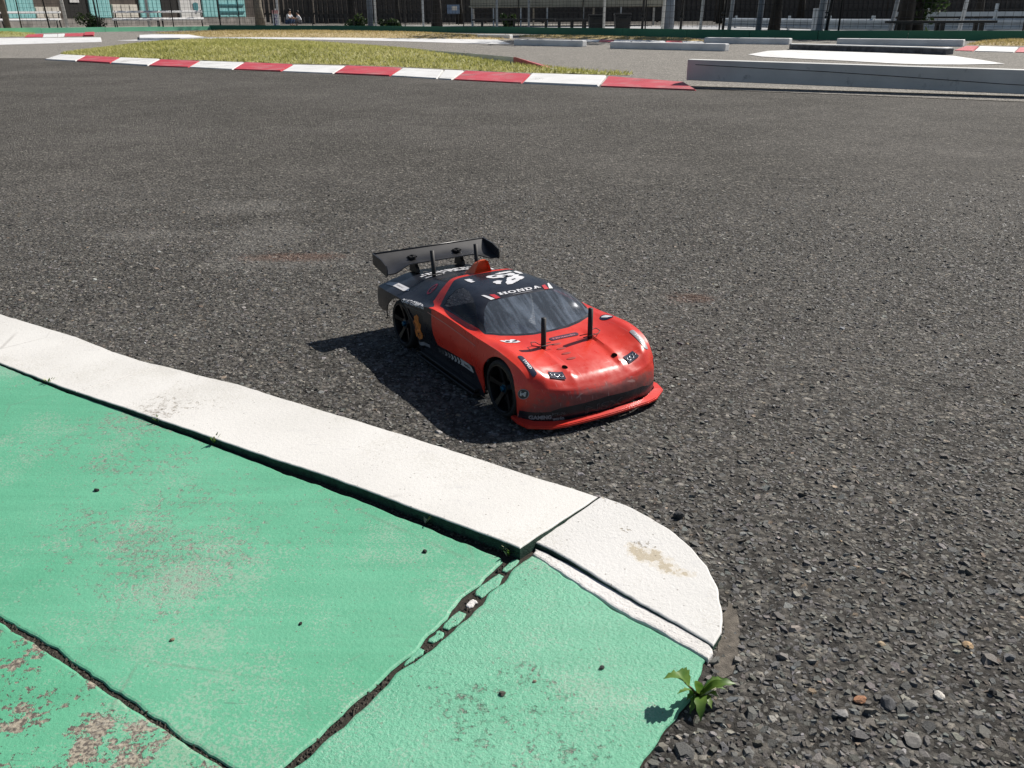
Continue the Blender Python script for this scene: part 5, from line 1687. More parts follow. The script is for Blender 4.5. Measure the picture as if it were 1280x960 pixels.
F_ = (FX0, FY0, FX1, FY1)
on_front('teal_shutter', 2.81, 4.019, .36, 2.5, M['teal'], .06, 7)
on_front('cream_panel', 4.055, 5.182, .36, .80, M['cream'], .06, 3)
on_front('window_recess', 5.454, 6.614, .36, 2.4, M['void'], .02)
on_front('notice_board', 5.768, 6.247, .98, 1.3, M['panelw'], .05)
on_front('teal_shutter', 6.696, 7.791, .36, 2.5, M['teal'], .06, 5)
on_front('cream_panel', 7.877, 9.303, .36, .92, M['cream'], .06, 3)
on_front('teal_shutter', 9.441, 10.671, .36, 2.5, M['teal'], .06, 5)
on_front('window_recess', 10.768, 11.761, .6, 2.4, M['void'], .02)
pn = on_front('pale_panel', 11.811, 13.217, .3, 2.4, M['panelw'], .06, 2)
on_front('teal_shutter', 13.324, 14.309, .36, 2.5, M['teal'], .06, 4)
on_front('teal_shutter', 14.42, 16.331, .36, 2.5, M['teal'], .06, 3)
for z in (.62, .95):
    a, b = 14.42, 16.211
    box('shutter_rail', ((a + b) / 2, .04, z), (abs(b - a), .05, .07), M['teal_frame'], b_)
# shield mark on the pale panel
ex = 12.845
pts = [(-.16, .20), (0, .24), (.16, .20), (.16, -.02), (.08, -.18), (0, -.26), (-.08, -.18), (-.16, -.02)]
mesh_obj('shield_mark', [(ex + a, .045, .80 + c) for a, c in pts] + [(ex + a, .058, .80 + c) for a, c in pts], [tuple(range(8)), tuple(range(15, 7, -1))] + [(i, (i + 1) % 8, 8 + (i + 1) % 8, 8 + i) for i in range(8)], M['teal_frame'], b_)

# ---- white benches
def bench(pa, pb, label):
    a, b = Vector(pa), Vector(pb)
    d = b - a
    o = empty('bench', (a.x, a.y, 0), math.atan2(d.y, d.x), label, 'bench', 'white benches behind the barrier')
    L_ = d.length
    box('seat_plank', (L_ / 2, -.10, .320), (L_ - .06, .20, .04), M['bench_white'], o, bev=.006, rx=R(16))
    box('seat_plank', (L_ / 2, .12, .335), (L_ - .06, .18, .045), M['bench_white'], o, bev=.006)
    box('back_plank', (L_ / 2, .27, .56), (L_ - .06, .035, .12), M['bench_white'], o, bev=.006, rx=R(-66))
    for x in (.10, L_ - .10):
        tube('leg', [(x, -.20, 0), (x, -.14, .31)], .022, M['blackiron'], o, 6)
        tube('leg', [(x, .30, 0), (x, .20, .31), (x, .29, .60)], .022, M['blackiron'], o, 6)
        box('bracket', (x, .02, .305), (.04, .42, .02), M['blackiron'], o)
    return o
bench((-18.0403, 33.0), (-15.984, 33.4), 'left white bench in front of the cream panel and first teal shutter')
bench((-13.9939, 33.0), (-12.428, 33.4), 'middle white bench in full sun between the teal shutters')
bench((-12.5223, 33.5), (-11.0579, 34.0), 'right white bench in front of the pale panel with a shield mark')

# ---- poles and posts
def pole(px_x, y, r_, mat, label, h_=3.6, lean=0.0, name='pole', cat='pole', group='poles along the barrier', cap=True):
    o = empty(name, (px_x, y, 0), 0, label, cat, group)
    tube('shaft', [(0, 0, 0), (lean * h_, 0, h_)], r_, mat, o, 10)
    box('base_plate', (0, 0, .01), (r_ * 4, r_ * 4, .02), mat, o)
    if cap:
        bm_ = bmesh.new()
        bmesh.ops.create_uvsphere(bm_, u_segments=10, v_segments=6, radius=r_ * 1.15)
        bmesh.ops.translate(bm_, verts=bm_.verts[:], vec=(lean * h_, 0, h_))
        bm_obj('cap', bm_, mat, o, True)
    return o
pole(-15.0288, 31.8, .055, M['pole_white'], 'white leaning pole at the right end of the left bench', lean=-.06)
pole(-13.3166, 34.6, .05, M['pole_white'], 'white pole behind the middle white bench')
pole(-16.8985, 31.5, .10, M['trunk_pale'], 'thick cream pole at the far left in front of the bench', lean=-.04)
pole(-8.8856, 36, .04, M['pole'], 'thin silver pole just right of the purple lettered banner')
pole(-4.0912, 27.5, .085, M['pole_dark'], 'stout blue grey pole, thickest of the poles left of the beige cabin')
pole(-4.0233 + .105, 27.35, .035, M['pole_white'], 'white pipe fixed beside the stout blue grey pole')
pole(-2.4969, 27, .03, M['pole'], 'thin grey pole standing between two dark trunks')
pole(-0.3356, 24, .032, M['pole_dark'], 'grey pole in front of the left half of the beige cabin')
pole(0.4635, 23, .028, M['pole_dark'], 'slim dark grey pole in front of the middle of the beige cabin')
pole(2.1083, 21, .03, M['pole_white'], 'pale pole between the two black bins')
pole(3.0918, 19, .03, M['pole_white'], 'pale pole against a leaning grey trunk', lean=.04)
pole(3.667, 18, .028, M['pole'], 'light pole behind the grey block at the barrier', lean=.03)
pole(4.1268, 17.6, .036, M['pole'], 'light grey pole beside a black taped post', lean=.05)
pole(4.6033, 17.3, .055, M['pole_dark'], 'broad dull grey pole left of a black trunk', lean=.02)
pole(5.4951, 16.6, .065, M['pole'], 'thick pale grey pole with a bright edge, right of the black trunk', lean=.05)
pole(5.5185, 16.35, .02, M['pole_white'], 'bright white pipe on the edge of the thick grey pole', lean=.06)
pole(6.5952, 16.2, .034, M['pole'], 'grey leaning pole at the end of the guard rail', lean=.10)
pole(8.1856, 17, .034, M['pole'], 'weathered grey pole beside the dark plank table', lean=.08)
def taped(px_x, y, label, lean=.02):
    o = pole(px_x, y, .026, M['blackiron'], label, 3.2, lean, 'taped_post', 'post', 'black posts with tape wound round')
    for z in (.34, .41):
        bm_ = bmesh.new()
        rings = bm_lathe(bm_, [(.027, z - .012), (.05, z - .010), (.05, z + .010), (.027, z + .012)], 'z', 10)
        bm_obj('tape', bm_, M['blackiron'], o)
    return o
taped(2.8276, 20, 'black taped post right of the black bins')
taped(3.3556, 18.4, 'black taped post left of the grey block at the barrier', .04)
taped(4.0748, 17.9, 'black taped post beside a light grey pole', .05)
taped(5.4873, 16.2, 'black post just right of the thick pale pole', .07)
taped(-9.8893, 32, 'black post in front of the right teal shutter', -.02)
taped(-15.9469, 32.4, 'black post behind the left white bench', -.05)
taped(-14.3241, 32.6, 'black post left of the middle white bench', -.04)

# ---- trees
def leaf_cloud(name, centres, n, size, mat, parent):
    """n small leaf faces gathered in clumps"""
    C = np.array([c[:3] for c in centres])
    rr = np.array([c[3] for c in centres])
    k = rng.integers(0, len(C), n)
    v = rng.normal(size=(n, 3))
    v /= np.linalg.norm(v, axis=1)[:, None]
    P = C[k] + v * (rr[k] * rng.random(n) ** .45)[:, None]
    a = rng.normal(size=(n, 3)); a /= np.linalg.norm(a, axis=1)[:, None]
    b = np.cross(a, rng.normal(size=(n, 3))); b /= np.linalg.norm(b, axis=1)[:, None]
    s = size * (.6 + .8 * rng.random(n))[:, None]
    V = np.stack([P - a * s, P + b * s * .45, P + a * s, P - b * s * .45], 1).astype(np.float32)
    me = bpy.data.meshes.new(name)
    me.vertices.add(n * 4); me.vertices.foreach_set('co', V.ravel())
    me.loops.add(n * 4); me.loops.foreach_set('vertex_index', np.arange(n * 4, dtype=np.int32))
    me.polygons.add(n); me.polygons.foreach_set('loop_start', np.arange(0, n * 4, 4, dtype=np.int32))
    me.update(calc_edges=True)
    tone = np.clip(.35 + .5 * (rng.random(len(C)) - .5)[k] + rng.normal(size=n) * .22, 0, 1)
    at = me.attributes.new('tint', 'FLOAT', 'POINT')
    at.data.foreach_set('value', np.repeat(tone, 4).astype(np.float32))
    me.materials.append(mat)
    return link(bpy.data.objects.new(name, me), parent)
def tree(x, y, r_, label, h_=6.2, crown=2.2, lean=0.0, mat=None, low=2.7, n=1500, group='trees behind the barrier'):
    o = empty('tree', (x, y, 0), random.uniform(0, .3), label, 'tree', group)
    m_ = mat or M['trunk']
    bm_ = bmesh.new()
    pts, rads = [], []
    for i in range(7):
        t_ = i / 6
        pts.append((lean * h_ * .7 * t_ + random.uniform(-.03, .03) * (i > 0), random.uniform(-.04, .04) * (i > 0), h_ * .7 * t_))
        rads.append(r_ * (1.35 if i == 0 else 1.05 - .65 * t_))
    bm_tube(bm_, pts, rads, 9)
    cs = []
    for k in range(6):
        a = random.uniform(0, 6.28)
        z0 = h_ * random.uniform(.40, .66)
        e = (lean * z0 + math.cos(a) * crown * .7, math.sin(a) * crown * .7, z0 + random.uniform(.5, 1.5))
        bm_tube(bm_, [(lean * z0, 0, z0), ((lean * z0 + e[0]) / 2, e[1] / 2, (z0 + e[2]) / 2 + .15), e], [r_ * .5, r_ * .33, r_ * .12], 6)
        cs.append((*e, crown * random.uniform(.35, .5)))
    bm_obj('trunk', bm_, m_, o, True)
    for k in range(9):
        a = random.uniform(0, 6.28)
        q = crown * math.sqrt(random.random()) * .8
        cs.append((lean * h_ * .7 + math.cos(a) * q, math.sin(a) * q, random.uniform(low + .6, h_), crown * random.uniform(.28, .45)))
    leaf_cloud('crown', cs, n, .11, M['leafdark'], o)
    return o
tree(-5.1935, 31, .13, 'dark trunked tree left of the stout blue grey pole', 6.5)
tree(-2.2223, 28.5, .14, 'dark trunked tree just left of the beige cabin', 6.6)
tree(-3.9525, 33, .09, 'slender dark tree between the blue grey pole and the cabin', 6.0)
tree(3.4585, 20.5, .10, 'grey leaning tree behind a pale pole right of the cabin', 6.0, 1.8, .10, M['pole_dark'])
tree(5.1383, 18.2, .095, 'black trunked tree in the middle of the right half', 6.0, 1.8, .03)
tree(7.8267, 18.6, .13, 'thick black trunk at the right beside the ivy covered one', 6.4, 2.0, .02)
tree(14.984, 30, .12, 'far tree above the guard rail at the right edge', 6.5, 2.4)
tree(-10.1242, 38, .16, 'broad tree trunk at the right end of the teal building', 6.5, 2.4, mat=M['trunk_pale'])
tree(-2.3423, 44, .15, 'distant tree behind the beige cabin on its left', 7.0, 2.6)
tree(8.969, 40, .14, 'distant brown tree in front of the slatted fence', 7.0, 2.6)
tree(11.148, 36, .13, 'distant tree in front of the fence above the rail', 7.0, 2.6)
# the ivy-clad trunk
iv = tree(8.255, 19.0, .12, 'ivy covered trunk with green leaves right of the guard rail end', 5.0, 1.5, n=900)
leaf_cloud('ivy', [(.05, -.05, .25 + .16 * k, .24) for k in range(10)] + [(.30, -.1, .55 + .2 * k, .26) for k in range(6)], 1500, .055, M['leafdark'], iv)
# low bushes
def bush(x, y, w_, h_, label, n=900):
    o = empty('bush', (x, y, 0), 0, label, 'bush', 'bushes behind the barrier')
    bm_ = bmesh.new()
    for k in range(5):
        a = random.uniform(0, 6.28)
        bm_tube(bm_, [(0, 0, 0), (math.cos(a) * w_ * .2, math.sin(a) * w_ * .2, h_ * .5), (math.cos(a) * w_ * .35, math.sin(a) * w_ * .35, h_ * .85)], [.018, .012, .005], 5)
    bm_obj('stem', bm_, M['trunk'], o)
    leaf_cloud('foliage', [(random.uniform(-.4, .4) * w_, random.uniform(-.25, .25) * w_, random.uniform(.2, .75) * h_, w_ * .22) for k in range(9)], n, .045, M['leafdark'], o)
bush(-15.4528, 34.5, 1.0, .5, 'dark bush under the notice board of the teal building')
bush(-4.5559, 28.5, .75, .42, 'dark bush at the foot of the stout blue grey pole')
bush(-3.5924, 28, .6, .34, 'low dark bush right of the stout blue grey pole')
bush(-0.0308, 26, .4, .55, 'small dark shrub standing beside the long black bench')

# ---- beige cabin on posts
cx0, cx1 = -1.4328, 5.6489
cab = empty('raised_cabin', ((cx0 + cx1) / 2, 34, 0), 0, 'beige clad cabin raised on white posts behind the black benches', 'cabin')
W_ = cx1 - cx0
box('floor', (0, 1.5, .675), (W_ + .1, 3.1, .045), M['beige'], cab)
for k in range(12):
    box('cladding_board', (-W_ / 2 + W_ * (k + .5) / 12, 0, 1.65), (W_ / 12 - .015, .04, 1.88), M['beige'], cab)
box('wall', (0, 1.55, 1.65), (W_ - .05, 3.0, 1.88), M['beige'], cab)
box('roof', (0, 1.5, 2.68), (W_ + .5, 3.6, .12), M['plinth'], cab, rx=R(3))
for p_ in (590, 617, 650, 683, 729, 776, 828):
    pass
for x in (-1.3748, -0.5915, 0.395, 1.3526, 2.6587, 4.023, 5.5327):
    box('post', (x - (cx0 + cx1) / 2, .05, .325), (.05, .05, .65), M['pole_white'], cab)
for k in range(4):
    box('post', (-W_ / 2 + W_ * k / 3, 2.9, .315), (.07, .07, .625), M['pole_white'], cab)
# ---- black benches and bins in front of it
def black_bench(xa, xb, y, h_, label, name='plank_table'):
    o = empty(name, ((xa + xb) / 2, y, 0), 0, label, 'table', 'black plank tables behind the barrier')
    L_ = xb - xa
    for k in (-.13, 0, .13):
        box('plank', (0, k, h_ - .02), (L_, .12, .04), M['blackiron'], o)
    for sx in (-.38, 0, .38):
        box('leg', (sx * L_, -.1, (h_ - .04) / 2), (.06, .06, h_ - .041), M['blackiron'], o)
        box('leg', (sx * L_, .1, (h_ - .04) / 2), (.06, .06, h_ - .041), M['blackiron'], o)
    return o
black_bench(-1.0109, 1.2293, 25, .30, 'long black plank table under the left half of the cabin')
black_bench(1.0872, 1.8939, 22.5, .30, 'short black plank table left of the black bins')
def bin_(x, y, w_, h_, label):
    o = empty('bin', (x, y, 0), 0, label, 'bin', 'black bins behind the barrier')
    bm_ = bmesh.new()
    bm_box(bm_, (0, 0, h_ / 2), (w_, w_, h_), bev=.02)
    for v in bm_.verts:
        k = .88 + .12 * v.co.z / h_
        v.co.x *= k; v.co.y *= k
    bm_obj('tub', bm_, M['blackiron'], o)
    box('lid', (0, 0, h_ + .021), (w_ * 1.06, w_ * 1.06, .04), M['blackiron'], o, bev=.012)
    box('handle', (0, -w_ * .56, h_ * .82), (w_ * .5, .03, .03), M['blackiron'], o)
    return o
bin_(1.9749, 21.5, .34, .36, 'left black bin, beside the pale pole')
bin_(2.5807, 21.5, .36, .38, 'right black bin, nearer the taped post')
black_bench(6.4053, 8.1348, 15.8, .275, 'dark plank table by the ivy covered trunk at the right')

# ---- guard rail
GP = [(6.6264, 29.0), (7.0249, 25.5), (7.3189, 23.0), (7.7243, 21.4), (8.4097, 20.4), (9.613, 20.0), (11.1527, 20.0), (13.7121, 20.5)]
gr = empty('guard_rail', (0, 0, 0), 0, 'pale steel guard rail curving away behind the right part of the barrier', 'guard rail')
for i, ((xa, ya), (xb, yb)) in enumerate(zip(GP, GP[1:])):
    l_ = math.hypot(xb - xa, yb - ya)
    a_ = math.atan2(yb - ya, xb - xa)
    bm_ = bmesh.new()
    prof = [(0, .03), (-.05, .06), (-.05, .10), (0, .135), (0, .165), (-.05, .20), (-.05, .245), (0, .275)]
    va = [bm_.verts.new((-.01, y, z)) for y, z in prof]
    vb = [bm_.verts.new((l_ + .02, y, z)) for y, z in prof]
    for k in range(len(prof) - 1):
        bm_.faces.new((va[k], vb[k], vb[k + 1], va[k + 1]))
    o = bm_obj('rail_beam', bm_, M['rail'], gr)
    o.location = (xa, ya, 0); o.rotation_euler = (0, 0, a_)
    so = o.modifiers.new('thickness', 'SOLIDIFY'); so.thickness = .006
    n_ = max(1, round(l_ / 2))
    for k in range(n_):
        t_ = (k + .5) / n_
        box('rail_post', (xa + (xb - xa) * t_ - math.sin(a_) * .06, ya + (yb - ya) * t_ + math.cos(a_) * .06, .17), (.07, .05, .34), M['rail'], gr, rz=a_)
    if i >= 4:
        box('upper_rail', ((xa + xb) / 2, (ya + yb) / 2 + .02, .365), (l_ + .01, .04, .09), M['rail'], gr, rz=a_)
        box('rail_bracket', ((xa + xb) / 2, (ya + yb) / 2 + .07, .37), (.05, .05, .40), M['rail'], gr, rz=a_)
cb = empty('cabinet', (7.0253, 21.5, 0), 0, 'small grey cabinet standing left of the thick pale pole', 'cabinet')
box('case', (0, 0, .25), (.15, .12, .50), M['rail'], cb, bev=.008)
box('door', (0, -.066, .25), (.12, .008, .42), M['rail'], cb)

# ---- slatted fence and dark house closing the view
fn = empty('slatted_fence', (0, 48, 0), 0, 'dark brown slatted timber fence closing the view behind the cabin and trees', 'fence')
sx0, sx1 = -13.0, 34.0
nsl = 188
sm_ = None
for k in range(nsl):
    x = sx0 + (sx1 - sx0) * (k + .5) / nsl
    h_ = 2.6
    if sm_ is None:
        o = box('slat', (0, 0, 0), ((sx1 - sx0) / nsl * .72, .03, h_), M['fence_slat'], fn)
        sm_ = o.data
    else:
        o = link(bpy.data.objects.new('slat', sm_), fn)
    o.location = (x, random.uniform(-.012, .012), h_ / 2 + random.uniform(.02, .10))
for z in (.5, 2.1):
    box('fence_rail', ((sx0 + sx1) / 2, .06, z), (sx1 - sx0, .06, .09), M['fence_slat'], fn)
for k in range(17):
    box('fence_post', (sx0 + (sx1 - sx0) * k / 16, .10, 1.4), (.11, .11, 2.8), M['fence_slat'], fn)
hs = empty('house', (9, 56, 0), 0, 'dark long house seen between the slats behind the fence', 'house')
box('wall', (0, 3, 2.2), (56, 6, 4.4), M['brickd'], hs)
rf = prism('roof', [(-28.5, -.6, 4.45), (28.5, -.6, 4.45), (28.5, 6.6, 4.45), (-28.5, 6.6, 4.45)], 4.3, M['plinth'], hs)
for k in range(9):
    w_ = box('window', (-22 + k * 5.5, -.03, 1.9), (1.6, .10, 1.3), M['panelw'], hs)
    box('pane', (-22 + k * 5.5, -.09, 1.9), (1.4, .02, 1.1), M['void'], w_)

# ---- banner and two people crouching
bn = empty('banner', (-8.7283, 35, 0), 0, 'narrow white upright banner with purple lettering and a pink top', 'banner')
box('cloth', (0, 0, .31), (.24, .015, .58), M['panelw'], bn)
box('top_band', (0, -.012, .54), (.23, .008, .12), M['pinktop'], bn)
for k in range(4):
    z = .42 - k * .095
    box('letter', (.0, -.012, z), (.10, .008, .014), M['purple'], bn)
    box('letter', (-.03 if k % 2 else .03, -.012, z - .035), (.02, .008, .05), M['purple'], bn)
tube('stand', [(0, .03, 0), (0, .03, .66)], .012, M['pole'], bn, 6)
def skin_obj(name, V, E, rad, mat, parent, sub=2):
    me = bpy.data.meshes.new(name)
    me.from_pydata(V, E, [])
    o = link(bpy.data.objects.new(name, me), parent)
    me.materials.append(mat)
    m_ = o.modifiers.new('skin', 'SKIN')
    for i, r_ in enumerate(rad):
        me.skin_vertices[0].data[i].radius = (r_, r_)
    me.skin_vertices[0].data[0].use_root = True
    s_ = o.modifiers.new('sub', 'SUBSURF')
    s_.levels = sub; s_.render_levels = sub
    return o
def croucher(x, y, rz, sc, label, trousers):
    o = empty('person', (x, y, 0), rz, label, 'person', None)
    o.scale = (sc, sc, sc)
    # faces -y; squatting with the knees up and forearms on the knees
    V = [(0, .12, .27), (0, .10, .38), (0, .04, .52), (0, 0, .66), (0, -.03, .73), (0, -.05, .80), (0, -.06, .88)]
    E = [(0, 1), (1, 2), (2, 3), (3, 4), (4, 5), (5, 6)]
    Rr = [.12, .12, .13, .10, .05, .075, .085]
    for s_ in (-1, 1):
        b0 = len(V)
        V += [(s_ * .17, .0, .64), (s_ * .21, -.14, .46), (s_ * .14, -.32, .44), (s_ * .11, -.39, .43)]
        Rr += [.06, .045, .036, .03]
        E += [(3, b0), (b0, b0 + 1), (b0 + 1, b0 + 2), (b0 + 2, b0 + 3)]
        hb_ = len(V)
        for f_, (dx, dz, ln) in enumerate(((-.03, .01, .07), (-.01, .015, .085), (.01, .012, .08), (.028, .006, .065), (.045, -.02, .05))):
            V += [(s_ * (.11 - dx * .4), -.40 - ln * .5, .43 + dz), (s_ * (.11 - dx * .5), -.40 - ln, .415 + dz)]
            Rr += [.010, .008]
            E += [(b0 + 3, len(V) - 2), (len(V) - 2, len(V) - 1)]
        b0 = len(V)
        V += [(s_ * .11, .10, .26), (s_ * .15, -.26, .42), (s_ * .13, -.10, .08), (s_ * .14, -.16, .035), (s_ * .15, -.30, .03)]
        Rr += [.085, .06, .045, .04, .032]
        E += [(0, b0), (b0, b0 + 1), (b0 + 1, b0 + 2), (b0 + 2, b0 + 3), (b0 + 3, b0 + 4)]
    skin_obj('body', V, E, Rr, M['skin'], o)
    bm_ = bmesh.new()
    bmesh.ops.create_uvsphere(bm_, u_segments=14, v_segments=10, radius=.108, matrix=Matrix.Translation((0, -.03, .895)) @ Matrix.Diagonal((.9, 1.02, 1.05, 1)))
    bmesh.ops.delete(bm_, geom=[v for v in bm_.verts if v.co.y < -.085 and v.co.z < .93], context='VERTS')
    bm_obj('hair', bm_, M['hair'], o, True)
    TV = [(0, .12, .30), (0, .10, .40), (0, .04, .53), (0, 0, .665)]
    TE = [(0, 1), (1, 2), (2, 3)]
    TR = [.13, .135, .145, .115]
    for s_ in (-1, 1):
        b0 = len(TV)
        TV += [(s_ * .17, .0, .64), (s_ * .205, -.11, .50)]
        TR += [.075, .06]
        TE += [(3, b0), (b0, b0 + 1)]
    skin_obj('shirt', TV, TE, TR, M['shirt'], o)
    TV = [(0, .12, .255)]; TE = []; TR = [.135]
    for s_ in (-1, 1):
        b0 = len(TV)
        TV += [(s_ * .11, .10, .255), (s_ * .15, -.26, .42), (s_ * .135, -.12, .12)]
        TR += [.097, .072, .058]
        TE += [(0, b0), (b0, b0 + 1), (b0 + 1, b0 + 2)]
    skin_obj('trousers', TV, TE, TR, trousers, o)
    return o
croucher(-9.3955, 40, R(70), .68, 'person in white shirt and blue jeans crouching behind the barrier', M['jeans'])
croucher(-9.1332, 40.5, R(-80), .62, 'smaller person in white top and grey trousers crouching at the right', M['greytr'])

# ---- wire fence strung on the track side poles, and boards hung on it
wf_ = empty('wire_fence', (0, 0, 0), 0, 'thin dark wire fence strung between posts just behind the barrier', 'fence')
WP = [(-14.2, 27.2), (-9.0, 31.2), (-4.6, 27.6), (-1.2, 24.2), (1.6, 20.6), (3.9, 17.4), (5.6, 15.9), (8.2, 14.9), (12, 13.9)]
for (xa, ya), (xb, yb) in zip(WP, WP[1:]):
    l_ = math.hypot(xb - xa, yb - ya)
    n_ = max(1, round(l_ / 2.2))
    for i in range(n_):
        t_ = i / n_
        tube('wire_post', [(xa + (xb - xa) * t_, ya + (yb - ya) * t_, 0), (xa + (xb - xa) * t_, ya + (yb - ya) * t_, 2.2)], .016, M['blackiron'], wf_, 6)
    bm_ = bmesh.new()
    for z in np.arange(.22, 2.2, .11):
        bm_tube(bm_, [(xa, ya, z), (xb, yb, z)], .0028, 4)
    k_ = int(l_ / .12)
    for i in range(k_):
        t_ = (i + .5) / k_
        bm_tube(bm_, [(xa + (xb - xa) * t_, ya + (yb - ya) * t_, .16), (xa + (xb - xa) * t_, ya + (yb - ya) * t_, 2.18)], .0028, 4)
    tag(bm_obj('wire_mesh', bm_, M['blackiron'], wf_), kind='stuff')
M['blueboard'] = plain('faded_blue_board', (.16, .24, .38), .6, var=.15, scale=4)
bd = empty('notice_stand', (-2.4024, 40, 0), 0, 'faded blue board on two legs left of the beige cabin', 'board')
box('panel', (0, 0, .62), (.52, .03, .36), M['blueboard'], bd)
box('paper', (.05, -.02, .66), (.22, .006, .16), M['panelw'], bd)
for s_ in (-1, 1):
    box('leg', (s_ * .2, .0, .22), (.03, .03, .44), M['blackiron'], bd)

# ================================================================== SMALL THINGS
def leafm():
    t = NT('weed_leaf')
    co = t.coord()
    base = t.ramp(t.noise(co, 90, 4), [(.3, (.06, .15, .02)), (.7, (.19, .29, .06))])
    t.set('Base Color', base)
    t.set('Roughness', .45)
    tl_ = t.n('ShaderNodeBsdfTranslucent')
    t.l(base, tl_.inputs[0])
    ms = t.n('ShaderNodeMixShader'); ms.inputs[0].default_value = .35
    t.l(t.b.outputs[0], ms.inputs[1]); t.l(tl_.outputs[0], ms.inputs[2]); t.l(ms.outputs[0], t.out.inputs[0])
    return t.m
M['leaf'] = leafm()
M['leaf_stem'] = plain('weed_stem', (.22, .12, .07), .6, var=.2)
M['leaf_pale'] = plain('pale_leaf_edge', (.42, .42, .26), .6, var=.2, scale=200)
def leaf(name, base, tip, width, sag, mat, parent, twist=0.0, lobes=0.0):
    """a blade of 2 x 8 faces, folded along its midrib and drooping"""
    b_, e_ = Vector(base), Vector(tip)
    d = e_ - b_
    side = d.cross(Vector((0, 0, 1))).normalized()
    side = Matrix.Rotation(twist, 3, d.normalized()) @ side
    up = side.cross(d).normalized()
    bm_ = bmesh.new()
    prev = None
    n_ = 9
    for i in range(n_ + 1):
        t_ = i / n_
        c = b_ + d * t_ + Vector((0, 0, 1)) * sag * math.sin(math.pi * t_)
        w = width * (math.sin(math.pi * min(1, t_ ** .8)) ** .8 + .02) * (1 + lobes * (1 if i % 2 else -1))
        row = [bm_.verts.new(c - side * w + up * w * .35), bm_.verts.new(c), bm_.verts.new(c + side * w + up * w * .35)]
        if prev:
            bm_.faces.new((prev[0], prev[1], row[1], row[0]))
            bm_.faces.new((prev[1], prev[2], row[2], row[1]))
        prev = row
    return bm_obj(name, bm_, mat, parent, True)
wb = [(0.121, 0.4374, 0.0)][0]
weed = empty('weed', wb, 0, 'small green weed growing at the corner of the green slab', 'weed')
def rel(p): return (p[0] - wb[0], p[1] - wb[1], p[2])
tip1, tip2, tip3, tip4 = [(0.0954, 0.4353, 0.02), (0.1083, 0.4359, 0.02)] + [(0.1443, 0.4372, 0.012)] + [(0.1161, 0.4105, 0.006)]
tube('stem', [(0, 0, 0), rel([(0.1155, 0.4346, 0.01)][0]), rel([(0.1093, 0.4323, 0.018)][0])], [.0010, .0008, .0006], M['leaf_stem'], weed, 6)
leaf('leaf', rel([(0.1097, 0.4316, 0.018)][0]), rel([(0.0958, 0.4342, 0.019)][0]), .0062, .003, M['leaf'], weed, .35, .18)
leaf('leaf', rel([(0.1126, 0.4323, 0.016)][0]), rel([(0.1038, 0.4329, 0.026)][0]), .0055, .002, M['leaf'], weed, -.3, .15)
leaf('leaf', (0, 0, .003), rel([(0.1438, 0.4372, 0.012)][0]), .0038, .005, M['leaf'], weed, .2, .2)
leaf('leaf', (0, 0, .003), rel([(0.1345, 0.4365, 0.016)][0]), .0042, .005, M['leaf'], weed, -.5, .2)
leaf('leaf', (0, 0, .002), rel([(0.1161, 0.4293, 0.022)][0]), .0030, .002, M['leaf'], weed, .1)
leaf('leaf', (0, -.001, .003), rel([(0.1171, 0.4142, 0.003)][0]), .0040, .006, M['leaf'], weed, .25, .1)
for tp, w_ in zip([(0.1112, 0.4311, 0.004)] + [(0.1261, 0.424, 0.004)] + [(0.1322, 0.4316, 0.006)] + [(0.1378, 0.4366, 0.008)] + [(0.1113, 0.4203, 0.003)] + [(0.1044, 0.4304, 0.01)], (.0028, .0030, .0028, .0024, .0026, .0026)):
    leaf('leaf', (0, 0, .002), rel(tp), w_, .004, M['leaf'], weed, random.uniform(-.4, .4), .25)
tube('stem', [(.001, 0, 0), rel([(0.1242, 0.4316, 0.01)][0]), rel([(0.1295, 0.4315, 0.014)][0])], [.0007, .0006, .0004], M['leaf_pale'], weed, 5)

def tuft(pos, label, n_, h_, spread):
    o = empty('moss_tuft', pos, random.uniform(0, 6), label, 'tuft', 'tufts in the kerb gap')
    for k in range(n_):
        a = random.uniform(0, 6.28)
        q = random.uniform(0, spread)
        b0 = Vector((math.cos(a) * q, math.sin(a) * q, 0))
        e0 = b0 + Vector((math.cos(a) * h_ * .6, math.sin(a) * h_ * .6, h_ * random.uniform(.5, 1)))
        leaf('blade', b0, e0, h_ * .09, h_ * .1, M['leaf'] if random.random() < .6 else M['leaf_pale'], o)
tuft([(-0.0021, 0.5989, 0.003)][0], 'dry moss tuft at the end of the kerb gap by the joint', 26, .010, .007)
tuft([(-0.0765, 0.643, 0.004)][0], 'single green sprout in the kerb gap left of the joint', 5, .012, .001)
tuft([(-0.3064, 0.7939, 0.008)][0], 'yellowish sprout in the kerb gap halfway along', 8, .011, .003)
tuft([(-0.5509, 0.9479, 0.01)][0], 'small yellow tuft in the kerb gap at the far left', 9, .009, .004)
tuft([(-0.3809, 0.8401, 0.01)][0], 'tiny dry tuft in the kerb gap left of the middle', 6, .007, .002)

